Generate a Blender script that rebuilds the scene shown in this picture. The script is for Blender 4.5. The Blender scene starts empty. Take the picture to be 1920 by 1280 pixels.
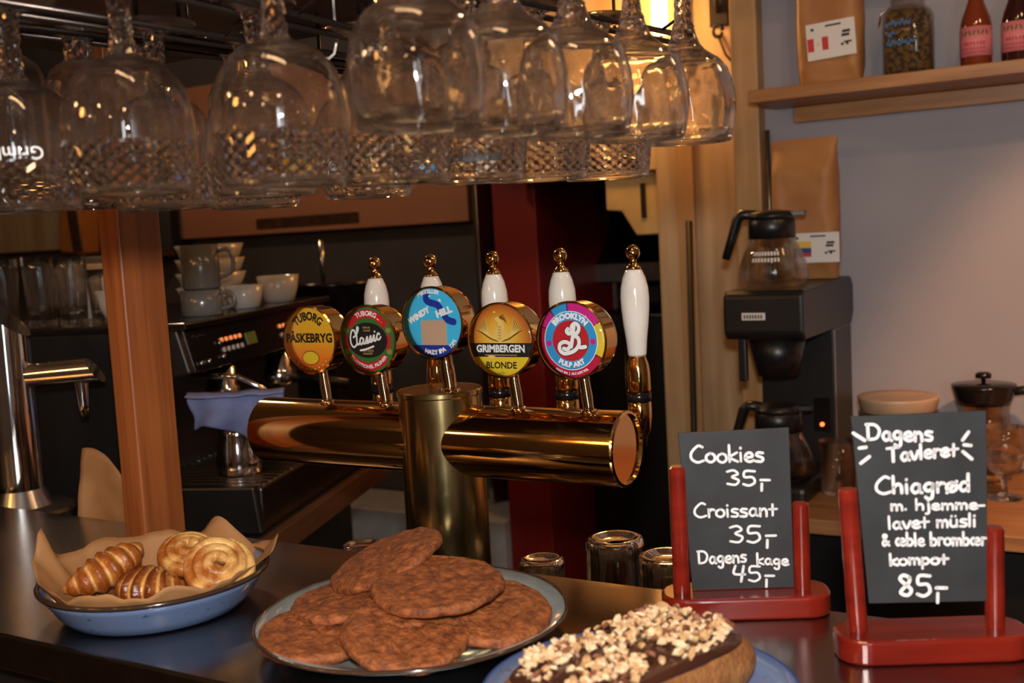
import bpy, math, random
from mathutils import Matrix, Vector, noise
random.seed(7)
SC = bpy.context.scene
COL = SC.collection
PI = math.pi
R = math.radians
# World frame: X runs along the bar counter (to the right), Y runs from the guests' side to the back wall, Z is up. Metres.

# ------------------------------------------------------------------ camera, world, lights, exposure
YAW = math.atan(1 / 1.69)
PITCH = math.atan(200 / 2050.0)
ROLL = 0.055
EYE = Vector((0, 0, 1.42))
cam = bpy.data.cameras.new('camera')
cam.sensor_width = 36.0
cam.lens = 2050 / 1920 * 36
cam.clip_start = 0.02
cam.dof.use_dof = True
cam.dof.focus_distance = 1.27
cam.dof.aperture_fstop = 6.5
camo = bpy.data.objects.new('camera', cam)
COL.objects.link(camo)
_F = Vector((0, math.cos(PITCH), -math.sin(PITCH)))
_R = Vector((1, 0, 0))
_U = _R.cross(_F)
_R2 = _R * math.cos(ROLL) - _U * math.sin(ROLL)
_U2 = _U * math.cos(ROLL) + _R * math.sin(ROLL)
_m = Matrix((_R2, _U2, -_F)).transposed()
camo.matrix_world = Matrix.Translation(EYE) @ (Matrix.Rotation(YAW, 3, 'Z') @ _m).to_4x4()
SC.camera = camo

w = bpy.data.worlds.new('world')
SC.world = w
w.use_nodes = True
w.node_tree.nodes['Background'].inputs['Color'].default_value = (1.0, 0.62, 0.38, 1)
w.node_tree.nodes['Background'].inputs['Strength'].default_value = 0.02
SC.view_settings.view_transform = 'Standard'
SC.view_settings.look = 'None'
SC.view_settings.gamma = 1
SC.view_settings.use_curve_mapping = False
SC.view_settings.exposure = 0.0
SC.cycles.max_bounces = 24
SC.cycles.transmission_bounces = 24
SC.cycles.transparent_max_bounces = 24
SC.cycles.glossy_bounces = 8
SC.cycles.diffuse_bounces = 4
SC.cycles.sample_clamp_indirect = 6.0
SC.cycles.caustics_reflective = False
SC.cycles.caustics_refractive = False


def light(name, kind, loc, energy, color, size=0.05, rot=None, size_y=None):
    l = bpy.data.lights.new(name, kind)
    l.energy = energy
    l.color = color
    if kind == 'AREA':
        l.size = size
        if size_y:
            l.shape = 'RECTANGLE'
            l.size_y = size_y
    else:
        l.shadow_soft_size = size
    if kind == 'SPOT':
        l.spot_size = R(110)
        l.spot_blend = 0.6
    o = bpy.data.objects.new(name, l)
    COL.objects.link(o)
    o.location = loc
    if rot:
        o.rotation_euler = rot
    return o


WARM = (1.0, 0.60, 0.30)
# flash of the camera, just above the lens
light('camera_flash', 'POINT', (0.02, -0.02, 1.53), 54.0, (1.0, 0.93, 0.88), 0.028)
# the room's lamps: warm ceiling lights on the guests' side and above the back counter
light('ceiling_strip_light', 'AREA', (-0.35, 0.35, 2.45), 3.0, WARM, 0.6, (0, 0, 0), 0.10)
for i, (x, y) in enumerate([(-2.0, -0.6), (-0.7, -1.0), (0.6, -0.7), (-1.4, -1.9), (0.2, -1.9)]):
    light('ceiling_lamp_light', 'POINT', (x, y, 2.25), 6.0, WARM, 0.05)
light('back_counter_light', 'POINT', (0.22, 1.72, 2.15), 4.0, (1.0, 0.56, 0.30), 0.07)
light('amber_pendant_light', 'POINT', (-1.35, -0.55, 1.95), 10.0, (1.0, 0.42, 0.10), 0.09)
light('shelf_spotlight', 'SPOT', (0.55, 1.0, 2.35), 120.0, (1.0, 0.47, 0.21), 0.05)
_sp = bpy.data.objects['shelf_spotlight']
_sp.data.spot_size = R(44)
_sp.data.spot_blend = 0.45
_sp.rotation_euler = (Vector((0.16, 2.45, 0.92)) - _sp.location).to_track_quat('-Z', 'Y').to_euler()
light('window_daylight', 'AREA', (0.95, -1.25, 1.45), 8.0, (0.86, 0.95, 1.0), 0.14, (PI / 2, 0, 0.75), 1.1)
light('aisle_fill_light', 'POINT', (-2.3, 1.9, 2.3), 12.0, (1.0, 0.70, 0.46), 0.06)  # added fill that brightens the far splashback and brown panel
light('wall_lamp_light', 'POINT', (-1.09, 2.50, 1.92), 7.5, (1.0, 0.47, 0.12), 0.04)
light('glass_rack_light', 'POINT', (-0.10, 1.35, 2.2), 5.0, WARM, 0.02)


# ------------------------------------------------------------------ materials
def mat(name, col, rough=0.5, metal=0.0, col2=None, nscale=20.0, stretch=(1, 1, 1), detail=6.0, lo=0.35, hi=0.65, bump=0.0, bscale=None,
        coat=0.0, spec=0.5, coords='Object', rough2=None, sss=0.0, emit=None, estr=0.0):
    m = bpy.data.materials.new(name)
    m.use_nodes = True
    nt = m.node_tree
    b = nt.nodes['Principled BSDF']
    b.inputs['Base Color'].default_value = (*col, 1)
    b.inputs['Roughness'].default_value = rough
    b.inputs['Metallic'].default_value = metal
    b.inputs['Specular IOR Level'].default_value = spec
    if coat:
        b.inputs['Coat Weight'].default_value = coat
        b.inputs['Coat Roughness'].default_value = 0.05
    if sss:
        b.inputs['Subsurface Weight'].default_value = sss
        b.inputs['Subsurface Radius'].default_value = (0.01, 0.005, 0.003)
    if emit:
        b.inputs['Emission Color'].default_value = (*emit, 1)
        b.inputs['Emission Strength'].default_value = estr
    tc = nt.nodes.new('ShaderNodeTexCoord')
    mp = nt.nodes.new('ShaderNodeMapping')
    mp.inputs['Scale'].default_value = stretch
    nt.links.new(tc.outputs[coords], mp.inputs['Vector'])
    n = nt.nodes.new('ShaderNodeTexNoise')
    n.inputs['Scale'].default_value = nscale
    n.inputs['Detail'].default_value = detail
    nt.links.new(mp.outputs['Vector'], n.inputs['Vector'])
    if col2 is None:
        col2 = tuple(c * 0.86 for c in col)
    r = nt.nodes.new('ShaderNodeValToRGB')
    r.color_ramp.elements[0].position = lo
    r.color_ramp.elements[1].position = hi
    r.color_ramp.elements[0].color = (*col2, 1)
    r.color_ramp.elements[1].color = (*col, 1)
    nt.links.new(n.outputs['Fac'], r.inputs['Fac'])
    nt.links.new(r.outputs['Color'], b.inputs['Base Color'])
    if rough2 is not None:
        mr = nt.nodes.new('ShaderNodeMapRange')
        mr.inputs['To Min'].default_value = rough
        mr.inputs['To Max'].default_value = rough2
        nt.links.new(n.outputs['Fac'], mr.inputs['Value'])
        nt.links.new(mr.outputs['Result'], b.inputs['Roughness'])
    if bump:
        n2 = n
        if bscale:
            n2 = nt.nodes.new('ShaderNodeTexNoise')
            n2.inputs['Scale'].default_value = bscale
            n2.inputs['Detail'].default_value = 5
            nt.links.new(mp.outputs['Vector'], n2.inputs['Vector'])
        bp = nt.nodes.new('ShaderNodeBump')
        bp.inputs['Strength'].default_value = bump
        bp.inputs['Distance'].default_value = 0.004
        nt.links.new(n2.outputs['Fac'], bp.inputs['Height'])
        nt.links.new(bp.outputs['Normal'], b.inputs['Normal'])
    return m


def glass_mat(name, col=(1, 1, 1), clear=0.25, rough=0.0, ior=1.54, bump=0.0, bscale=60.0, stretch=(1, 1, 1)):
    """glass with a little straight-through transmission"""
    m = bpy.data.materials.new(name)
    m.use_nodes = True
    nt = m.node_tree
    nt.nodes.remove(nt.nodes['Principled BSDF'])
    g = nt.nodes.new('ShaderNodeBsdfGlass')
    g.inputs['Color'].default_value = (*col, 1)
    g.inputs['Roughness'].default_value = rough
    g.inputs['IOR'].default_value = ior
    t = nt.nodes.new('ShaderNodeBsdfTransparent')
    t.inputs['Color'].default_value = (*col, 1)
    mx = nt.nodes.new('ShaderNodeMixShader')
    mx.inputs['Fac'].default_value = clear
    nt.links.new(g.outputs[0], mx.inputs[1])
    nt.links.new(t.outputs[0], mx.inputs[2])
    nt.links.new(mx.outputs[0], nt.nodes['Material Output'].inputs['Surface'])
    if bump:
        tc = nt.nodes.new('ShaderNodeTexCoord')
        n2 = nt.nodes.new('ShaderNodeTexNoise')
        n2.inputs['Scale'].default_value = bscale
        mp = nt.nodes.new('ShaderNodeMapping')
        mp.inputs['Scale'].default_value = stretch
        nt.links.new(tc.outputs['Object'], mp.inputs['Vector'])
        nt.links.new(mp.outputs['Vector'], n2.inputs['Vector'])
        bp = nt.nodes.new('ShaderNodeBump')
        bp.inputs['Strength'].default_value = bump
        bp.inputs['Distance'].default_value = 0.003
        nt.links.new(n2.outputs['Fac'], bp.inputs['Height'])
        nt.links.new(bp.outputs['Normal'], g.inputs['Normal'])
    return m


def browned(m, dark, mid, pale, lo=0.47, hi=0.53):
    """baked crust: ridges brown more than the folds between them"""
    nt = m.node_tree
    b = nt.nodes['Principled BSDF']
    g = nt.nodes.new('ShaderNodeNewGeometry')
    n = [q for q in nt.nodes if q.type == 'TEX_NOISE'][0]
    a = nt.nodes.new('ShaderNodeMath')
    a.operation = 'MULTIPLY_ADD'
    a.inputs[1].default_value = 0.16
    nt.links.new(n.outputs['Fac'], a.inputs[0])
    nt.links.new(g.outputs['Pointiness'], a.inputs[2])
    r = nt.nodes.new('ShaderNodeValToRGB')
    r.color_ramp.elements.new(0.5)
    for e, (p, c) in zip(r.color_ramp.elements, ((lo + .08, pale), ((lo + hi) / 2 + .08, mid), (hi + .08, dark))):
        e.position = p
        e.color = (*c, 1)
    nt.links.new(a.outputs[0], r.inputs['Fac'])
    nt.links.new(r.outputs['Color'], b.inputs['Base Color'])


def gradient_mat(name, stops, axis=1, rough=0.35, lo=-0.044, hi=0.044, coat=0.5):
    """printed colour gradient along an axis of the printed part"""
    m = bpy.data.materials.new(name)
    m.use_nodes = True
    nt = m.node_tree
    b = nt.nodes['Principled BSDF']
    b.inputs['Roughness'].default_value = rough
    b.inputs['Coat Weight'].default_value = coat
    tc = nt.nodes.new('ShaderNodeTexCoord')
    sp = nt.nodes.new('ShaderNodeSeparateXYZ')
    nt.links.new(tc.outputs['Object'], sp.inputs[0])
    mr = nt.nodes.new('ShaderNodeMapRange')
    mr.inputs['From Min'].default_value = lo
    mr.inputs['From Max'].default_value = hi
    r = nt.nodes.new('ShaderNodeValToRGB')
    while len(r.color_ramp.elements) < len(stops):
        r.color_ramp.elements.new(0.5)
    for e, (p, c) in zip(r.color_ramp.elements, stops):
        e.position = p
        e.color = (*c, 1)
    if axis == 'r':
        ln = nt.nodes.new('ShaderNodeVectorMath')
        ln.operation = 'LENGTH'
        nt.links.new(tc.outputs['Object'], ln.inputs[0])
        nt.links.new(ln.outputs['Value'], mr.inputs['Value'])
    else:
        nt.links.new(sp.outputs[axis], mr.inputs['Value'])
    nt.links.new(mr.outputs['Result'], r.inputs['Fac'])
    nt.links.new(r.outputs['Color'], b.inputs['Base Color'])
    return m


def plain(name, col, rough=0.4, coat=0.0):
    return mat(name, col, rough, 0, col2=tuple(c * 0.96 for c in col), coat=coat)


M = {}
M['steel_top'] = mat('brushed_steel_top', (0.36, 0.32, 0.30), 0.17, 1.0, col2=(0.345, 0.305, 0.285), nscale=40, stretch=(1, 9, 1), rough2=0.27)
M['bar_dark'] = mat('bar_front_black', (0.012, 0.009, 0.008), 0.5)
M['post_wood'] = mat('oiled_hardwood', (0.36, 0.105, 0.026), 0.45, 0, col2=(0.22, 0.058, 0.014), nscale=26, stretch=(3.2, 3.2, 0.12), detail=8, bump=0.12)
M['dark_wood'] = mat('dark_rack_wood', (0.075, 0.032, 0.018), 0.45, 0, col2=(0.035, 0.015, 0.009), nscale=12, stretch=(3, 0.4, 3))
M['brass'] = mat('polished_brass', (0.80, 0.50, 0.20), 0.06, 1.0, col2=(0.74, 0.45, 0.17), nscale=14, rough2=0.11)
M['tower_brass'] = mat('patinated_brass', (0.64, 0.49, 0.22), 0.10, 1.0, col2=(0.46, 0.35, 0.15), nscale=16, stretch=(1, 1, 0.7), rough2=0.30, bump=0.02)
M['chrome'] = mat('chrome', (0.78, 0.77, 0.76), 0.07, 1.0, rough2=0.12)
M['neck_metal'] = mat('brass_neck', (0.72, 0.50, 0.28), 0.08, 1.0)
M['porcelain'] = mat('cream_porcelain', (0.86, 0.79, 0.71), 0.12, 0, col2=(0.77, 0.71, 0.63), coat=0.6)
M['black'] = mat('black_plastic', (0.012, 0.011, 0.011), 0.35)
M['black_gloss'] = mat('black_gloss', (0.010, 0.008, 0.008), 0.16)
M['steel_dark'] = mat('dark_steel', (0.20, 0.18, 0.17), 0.32, 1.0, col2=(0.15, 0.13, 0.125), nscale=20)
M['steel'] = mat('stainless_steel', (0.55, 0.53, 0.51), 0.18, 1.0, rough2=0.28)
M['glass'] = glass_mat('clear_glass', clear=0.15)
M['glass_rib'] = glass_mat('ribbed_glass', clear=0.15)
M['glass_cut'] = glass_mat('cut_glass', clear=0.1)
M['glass_thin'] = glass_mat('carafe_glass', clear=0.6)
M['red_wood'] = mat('red_lacquered_wood', (0.23, 0.016, 0.007), 0.2, 0, col2=(0.14, 0.009, 0.005), nscale=18, stretch=(0.4, 3, 3), coat=0.5)
M['slate'] = mat('chalkboard_slate', (0.036, 0.038, 0.043), 0.55, 0, spec=0.35, col2=(0.022, 0.023, 0.025), nscale=26, detail=9, lo=0.3, hi=0.75)
M['chalk'] = plain('white_chalk', (0.86, 0.86, 0.87), 0.7)
M['plate_glaze'] = mat('grey_green_glaze', (0.38, 0.45, 0.45), 0.10, 0, col2=(0.30, 0.355, 0.36), nscale=22, coat=0.6)
M['rim_brown'] = mat('brown_glaze_rim', (0.055, 0.030, 0.018), 0.15, 0, coat=0.5)
M['blue_glaze'] = mat('blue_glaze', (0.14, 0.205, 0.37), 0.16, 0, col2=(0.05, 0.08, 0.15), nscale=70, lo=0.27, hi=0.36, coat=0.5, stretch=(1, 1, 2))
M['paper'] = mat('brown_baking_paper', (0.41, 0.205, 0.078), 0.65, 0, col2=(0.34, 0.16, 0.056), nscale=14, bump=0.15)
M['kraft'] = mat('kraft_paper', (0.44, 0.21, 0.07), 0.6, 0, col2=(0.34, 0.14, 0.042), nscale=9, bump=0.2)
M['label_white'] = plain('white_label', (0.72, 0.70, 0.67), 0.6)
M['ink'] = plain('black_ink', (0.015, 0.014, 0.013), 0.6)
M['red_ink'] = plain('red_ink', (0.55, 0.03, 0.03), 0.6)
M['yellow_ink'] = plain('yellow_ink', (0.75, 0.48, 0.05), 0.6)
M['blue_ink'] = plain('blue_ink', (0.02, 0.05, 0.2), 0.6)
M['blue_marker'] = plain('blue_marker', (0.02, 0.14, 0.36), 0.5)
M['etch'] = plain('white_etch', (0.70, 0.69, 0.67), 0.6)
M['cookie'] = mat('cinnamon_cookie', (0.38, 0.112, 0.026), 0.65, 0, col2=(0.13, 0.032, 0.007), nscale=130, detail=8, lo=0.34, hi=0.66, bump=0.7, bscale=260)
M['pastry'] = mat('glazed_pastry', (0.70, 0.37, 0.085), 0.4, 0, col2=(0.34, 0.09, 0.012), nscale=60, detail=9, lo=0.38, hi=0.62, bump=0.5, bscale=150, coat=0.25)
browned(M['pastry'], (0.30, 0.075, 0.010), (0.55, 0.21, 0.035), (0.78, 0.50, 0.19))
M['swirl'] = mat('coiled_pastry', (0.78, 0.47, 0.15), 0.4, 0, col2=(0.40, 0.12, 0.018), nscale=38, detail=7, lo=0.40, hi=0.58, bump=0.5, bscale=150, coat=0.25)
M['pastry_dark'] = mat('glazed_pastry_dark', (0.42, 0.15, 0.035), 0.2, 0, col2=(0.17, 0.045, 0.012), nscale=50, detail=9, lo=0.36, hi=0.66, bump=0.5, bscale=150, coat=0.5)
browned(M['pastry_dark'], (0.16, 0.035, 0.008), (0.34, 0.095, 0.016), (0.66, 0.34, 0.09))
M['cake'] = mat('cake_crumb', (0.34, 0.145, 0.038), 0.7, 0, col2=(0.20, 0.068, 0.017), nscale=60, bump=0.6, bscale=260)
M['chocolate'] = mat('chocolate_glaze', (0.055, 0.018, 0.010), 0.22, 0, coat=0.3, bump=0.2, bscale=60)
M['nut'] = mat('chopped_nut', (0.72, 0.53, 0.32), 0.6, 0, col2=(0.55, 0.33, 0.16), nscale=90, coords='Object', lo=0.34, hi=0.5)
M['nut_tan'] = plain('tan_nut', (0.55, 0.33, 0.15), 0.6)
M['nut_skin'] = plain('brown_nut_skin', (0.20, 0.07, 0.03), 0.6)
M['cloth'] = mat('blue_cloth', (0.25, 0.29, 0.54), 0.9, 0, col2=(0.20, 0.235, 0.45), nscale=30, bump=0.3, bscale=200)
M['white_ceramic'] = mat('white_ceramic', (0.58, 0.54, 0.50), 0.2, 0, coat=0.4)
M['grey_ceramic'] = mat('grey_stoneware', (0.15, 0.145, 0.135), 0.22, 0, coat=0.4)
M['brown_ceramic'] = mat('brown_stoneware', (0.12, 0.055, 0.03), 0.3, 0)
M['tan_ceramic'] = mat('tan_stoneware', (0.50, 0.36, 0.24), 0.4, 0)
M['shelf_wood'] = mat('oiled_oak', (0.42, 0.20, 0.075), 0.4, 0, col2=(0.29, 0.125, 0.042), nscale=10, stretch=(0.5, 5, 5), bump=0.05)
M['trim_wood'] = mat('pale_pine', (0.50, 0.30, 0.13), 0.5, 0, col2=(0.40, 0.22, 0.085), nscale=10, stretch=(4, 4, 0.3))
M['wall'] = mat('grey_plaster', (0.335, 0.33, 0.37), 0.75, 0, col2=(0.31, 0.305, 0.345), nscale=3, bump=0.05)
M['warm_wall'] = mat('warm_plaster', (0.13, 0.09, 0.065), 0.8, 0)
M['cream_wall'] = mat('cream_planks', (0.55, 0.40, 0.24), 0.5, 0, col2=(0.40, 0.25, 0.12), nscale=5, stretch=(4, 4, 0.35))
M['brown_panel'] = mat('brown_panel', (0.42, 0.19, 0.105), 0.45, 0, col2=(0.36, 0.155, 0.085), nscale=5, stretch=(0.3, 1, 2))
M['dark_wall'] = mat('dark_kitchen_wall', (0.035, 0.022, 0.018), 0.5, 0)
M['steel_wall'] = mat('steel_splashback', (0.13, 0.125, 0.13), 0.36, 0.35, col2=(0.085, 0.08, 0.085), nscale=3)
M['red_paint'] = mat('dark_red_paint', (0.22, 0.010, 0.007), 0.5, 0, col2=(0.17, 0.008, 0.005), nscale=3)
M['edge_wood'] = mat('dark_edge_wood', (0.15, 0.065, 0.028), 0.5, 0, col2=(0.10, 0.04, 0.017), nscale=10, stretch=(.4, 4, 4))
M['rail'] = mat('dark_rail', (0.05, 0.038, 0.032), 0.25, 0.8)
M['floor'] = mat('floor_boards', (0.10, 0.055, 0.03), 0.45, 0, col2=(0.06, 0.03, 0.017), nscale=6, stretch=(0.3, 5, 1))
M['ceiling'] = mat('ceiling_paint', (0.12, 0.08, 0.05), 0.8, 0)
M['grey_metal'] = mat('grey_painted_metal', (0.42, 0.42, 0.43), 0.5, 0)
M['cream_box'] = mat('cream_enamel', (0.62, 0.46, 0.22), 0.45, 0)
M['iron'] = mat('wrought_iron', (0.02, 0.014, 0.010), 0.5, 0.3)
M['lamp_glow'] = mat('lamp_glass', (1, 0.8, 0.4), 0.4, 0, emit=(1.0, 0.72, 0.26), estr=9.0)
M['led_red'] = mat('red_indicator', (0.8, 0.1, 0.02), 0.4, 0, emit=(1.0, 0.12, 0.02), estr=5.0)
M['led_amber'] = mat('amber_indicator', (0.7, 0.2, 0.06), 0.4, 0, emit=(1.0, 0.28, 0.08), estr=0.7)
M['lcd'] = mat('green_display', (0.10, 0.11, 0.015), 0.3, 0, emit=(0.30, 0.32, 0.04), estr=0.06)
M['seeds'] = mat('dried_seeds', (0.30, 0.17, 0.05), 0.8, 0, col2=(0.05, 0.03, 0.015), nscale=110, detail=3, lo=0.4, hi=0.6, bump=0.8, bscale=110)
M['pink_label'] = mat('pink_label', (0.72, 0.22, 0.24), 0.5, 0)
M['red_sauce'] = mat('red_sauce', (0.20, 0.035, 0.012), 0.08, 0, coat=0.6)
M['dark_sauce'] = mat('dark_red_sauce', (0.035, 0.006, 0.006), 0.08, 0, coat=0.6)
M['coffee'] = mat('coffee', (0.02, 0.008, 0.004), 0.08, 0)
M['amber'] = mat('amber_shade', (0.45, 0.16, 0.03), 0.4, 0)
M['black_bag'] = mat('black_rubbish_bag', (0.02, 0.022, 0.022), 0.35, 0, bump=0.8, bscale=18)
# badge prints
M['p_yel'] = gradient_mat('yellow_orange_print', [(0.0, (0.75, 0.10, 0.02)), (0.22, (0.78, 0.17, 0.02)), (0.5, (0.72, 0.38, 0.02)), (1.0, (0.70, 0.42, 0.03))])
M['p_amber'] = gradient_mat('amber_print', [(0.0, (0.85, 0.60, 0.16)), (0.45, (0.75, 0.40, 0.04)), (0.8, (0.50, 0.14, 0.02)), (1.0, (0.20, 0.05, 0.015))], 'r', lo=0.0, hi=0.047)
M['p_green'] = plain('green_print', (0.035, 0.16, 0.03), 0.35, 0.5)
M['p_red'] = plain('red_print', (0.50, 0.018, 0.025), 0.35, 0.5)
M['p_crim'] = plain('crimson_print', (0.46, 0.012, 0.05), 0.35, 0.5)
M['p_mag'] = plain('magenta_print', (0.55, 0.02, 0.22), 0.35, 0.5)
M['p_blue'] = plain('blue_print', (0.03, 0.30, 0.62), 0.35, 0.5)
M['p_sky'] = plain('sky_blue_print', (0.05, 0.48, 0.80), 0.35, 0.5)
M['p_navy'] = plain('navy_print', (0.012, 0.035, 0.30), 0.35, 0.5)
M['p_black'] = plain('black_print', (0.016, 0.014, 0.013), 0.35, 0.5)
M['p_white'] = plain('white_print', (0.85, 0.85, 0.84), 0.35, 0.5)
M['p_beige'] = plain('beige_print', (0.50, 0.34, 0.23), 0.35, 0.5)
M['p_yell'] = plain('yellow_print', (0.72, 0.52, 0.03), 0.35, 0.5)
M['p_brown'] = plain('brown_print', (0.16, 0.07, 0.01), 0.35, 0.5)
M['p_gold'] = plain('gold_print', (0.80, 0.55, 0.16), 0.35, 0.5)
M['p_olive'] = plain('olive_print', (0.28, 0.22, 0.06), 0.35, 0.5)


# ------------------------------------------------------------------ mesh helpers
def T(x=0, y=0, z=0):
    return Matrix.Translation((x, y, z))


def RX(a):
    return Matrix.Rotation(a, 4, 'X')


def RY(a):
    return Matrix.Rotation(a, 4, 'Y')


def RZ(a):
    return Matrix.Rotation(a, 4, 'Z')


def along(d):
    """rotation that takes +Z to direction d"""
    return Vector((0, 0, 1)).rotation_difference(Vector(d).normalized()).to_matrix().to_4x4()


class MB:
    def __init__(self):
        self.v, self.f, self.mi, self.sm = [], [], [], []

    def add(self, vs, fs, mi=0, smooth=True, X=None):
        o = len(self.v)
        for p in vs:
            p = Vector(p)
            self.v.append(tuple(X @ p if X is not None else p))
        for q in fs:
            self.f.append(tuple(i + o for i in q))
            self.mi.append(mi)
            self.sm.append(smooth)
        return self

    def box(self, x0, x1, y0, y1, z0, z1, mi=0, X=None):
        vs = [(x0, y0, z0), (x1, y0, z0), (x1, y1, z0), (x0, y1, z0), (x0, y0, z1), (x1, y0, z1), (x1, y1, z1), (x0, y1, z1)]
        fs = [(3, 2, 1, 0), (4, 5, 6, 7), (0, 1, 5, 4), (1, 2, 6, 5), (2, 3, 7, 6), (3, 0, 4, 7)]
        return self.add(vs, fs, mi, False, X)

    def lathe(self, prof, seg=32, mi=0, X=None, smooth=True, rib=None, closed=False):
        """prof: (radius, z) from the bottom up on the outside; rib(angle, k) scales the radius"""
        vs, fs, rings = [], [], []
        for k, (r, z) in enumerate(prof):
            if r < 1e-6:
                rings.append([len(vs)])
                vs.append((0, 0, z))
            else:
                ring = []
                for i in range(seg):
                    a = 2 * PI * i / seg
                    rr = r * (rib(a, k) if rib else 1)
                    ring.append(len(vs))
                    vs.append((rr * math.cos(a), rr * math.sin(a), z))
                rings.append(ring)
        pairs = list(zip(rings[:-1], rings[1:]))
        if closed:
            pairs.append((rings[-1], rings[0]))
        for a, b in pairs:
            if len(a) == 1 and len(b) == 1:
                continue
            for i in range(seg):
                j = (i + 1) % seg
                if len(a) == 1:
                    fs.append((a[0], b[j], b[i]))
                elif len(b) == 1:
                    fs.append((a[i], a[j], b[0]))
                else:
                    fs.append((a[i], a[j], b[j], b[i]))
        return self.add(vs, fs, mi, smooth, X)

    def tube(self, path, rad, seg=10, mi=0, X=None, caps=True, smooth=True, flat=None):
        path = [Vector(p) for p in path]
        n = len(path)
        rads = rad if isinstance(rad, (list, tuple)) else [rad] * n
        vs, fs = [], []
        t0 = (path[1] - path[0]).normalized()
        up = Vector((0, 0, 1)) if abs(t0.z) < 0.9 else Vector((1, 0, 0))
        nrm = (up - t0 * up.dot(t0)).normalized()
        for k, p in enumerate(path):
            t = (path[min(k + 1, n - 1)] - path[max(k - 1, 0)]).normalized()
            nrm = (nrm - t * nrm.dot(t)).normalized()
            bi = t.cross(nrm)
            for i in range(seg):
                a = 2 * PI * i / seg
                d = nrm * math.cos(a) + bi * math.sin(a)
                q = d * rads[k]
                if flat:
                    q = Vector((q.x * flat[0], q.y * flat[1], q.z * flat[2]))
                vs.append(p + q)
        for k in range(n - 1):
            for i in range(seg):
                j = (i + 1) % seg
                fs.append((k * seg + i, k * seg + j, (k + 1) * seg + j, (k + 1) * seg + i))
        if caps:
            fs.append(tuple(range(seg - 1, -1, -1)))
            fs.append(tuple((n - 1) * seg + i for i in range(seg)))
        return self.add(vs, fs, mi, smooth, X)

    def prism(self, poly, z0, z1, mi=0, X=None, smooth=False):
        n = len(poly)
        vs = [(x, y, z0) for x, y in poly] + [(x, y, z1) for x, y in poly]
        fs = [tuple(range(n - 1, -1, -1)), tuple(range(n, 2 * n))]
        fs += [(i, (i + 1) % n, n + (i + 1) % n, n + i) for i in range(n)]
        return self.add(vs, fs, mi, smooth, X)

    def grid(self, nu, nv, fn, mi=0, X=None, wrap=False, smooth=True):
        vs = [fn(i / (nu if wrap else nu - 1), j / (nv - 1)) for j in range(nv) for i in range(nu)]
        fs = []
        for j in range(nv - 1):
            for i in range(nu if wrap else nu - 1):
                k = (i + 1) % nu
                fs.append((j * nu + i, j * nu + k, (j + 1) * nu + k, (j + 1) * nu + i))
        return self.add(vs, fs, mi, smooth, X)

    def blob(self, rx, ry, rz, seg=20, rings=12, mi=0, X=None, amp=0.0, freq=20.0, seed=0.0):
        def fn(u, v):
            a, b = 2 * PI * u, PI * (v - 0.5)
            p = Vector((rx * math.cos(b) * math.cos(a), ry * math.cos(b) * math.sin(a), rz * math.sin(b)))
            if amp:
                p *= 1 + amp * noise.noise(p * freq + Vector((seed, seed, seed)))
            return p
        return self.grid(seg, rings, fn, mi, X, True)

    def build(self, name, mats, parent=None, bevel=0.0, bseg=2, subsurf=0, solid=0.0, auto=None):
        me = bpy.data.meshes.new(name)
        me.from_pydata(self.v, [], self.f)
        for m_ in (mats if isinstance(mats, (list, tuple)) else [mats]):
            me.materials.append(m_)
        me.polygons.foreach_set('material_index', self.mi)
        me.polygons.foreach_set('use_smooth', self.sm)
        me.update()
        o = bpy.data.objects.new(name, me)
        COL.objects.link(o)
        if parent:
            o.parent = parent
        if solid:
            s = o.modifiers.new('thickness', 'SOLIDIFY')
            s.thickness = solid
            s.offset = 0
        if bevel:
            b = o.modifiers.new('bevel', 'BEVEL')
            b.width = bevel
            b.segments = bseg
            b.limit_method = 'ANGLE'
            b.angle_limit = R(40)
        if subsurf:
            s = o.modifiers.new('subsurf', 'SUBSURF')
            s.levels = s.render_levels = subsurf
        return o


def thing(name, label, cat, loc=(0, 0, 0), rz=0.0, group=None):
    o = bpy.data.objects.new(name, None)
    o.empty_display_size = 0.05
    COL.objects.link(o)
    o.location = loc
    o.rotation_euler = (0, 0, rz)
    return tag(o, label, cat, group)


def tag(o, label, cat, group=None):
    o['label'] = label
    o['category'] = cat
    if group:
        o['group'] = group
    return o


def struct(o):
    o['kind'] = 'structure'
    return o


def copy_tree(o, parent=None):
    c = o.copy()
    COL.objects.link(c)
    if parent:
        c.parent = parent
    for ch in list(o.children):
        copy_tree(ch, c)
    return c


def cyl(r, z0, z1, b=0.0):
    if b:
        return [(0, z0), (r - b, z0), (r, z0 + b), (r, z1 - b), (r - b, z1), (0, z1)]
    return [(0, z0), (r, z0), (r, z1), (0, z1)]


def sharp(prof):
    """doubles the corner rings of a lathe profile so flat shading breaks there"""
    return prof


def text_geo(body, size, bold=0.0, sx=1.0, shear=0.0):
    c = bpy.data.curves.new('lettering', 'FONT')
    c.body = body
    c.size = size
    c.offset = bold
    c.shear = shear
    c.align_x = 'CENTER'
    c.align_y = 'CENTER'
    c.resolution_u = 3
    o = bpy.data.objects.new('lettering', c)
    COL.objects.link(o)
    dg = bpy.context.evaluated_depsgraph_get()
    dg.update()
    me = bpy.data.meshes.new_from_object(o.evaluated_get(dg))
    vs = [(v.co.x * sx, v.co.y) for v in me.vertices]
    fs = [tuple(p.vertices) for p in me.polygons]
    bpy.data.objects.remove(o)
    bpy.data.curves.remove(c)
    bpy.data.meshes.remove(me)
    return vs, fs


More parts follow.
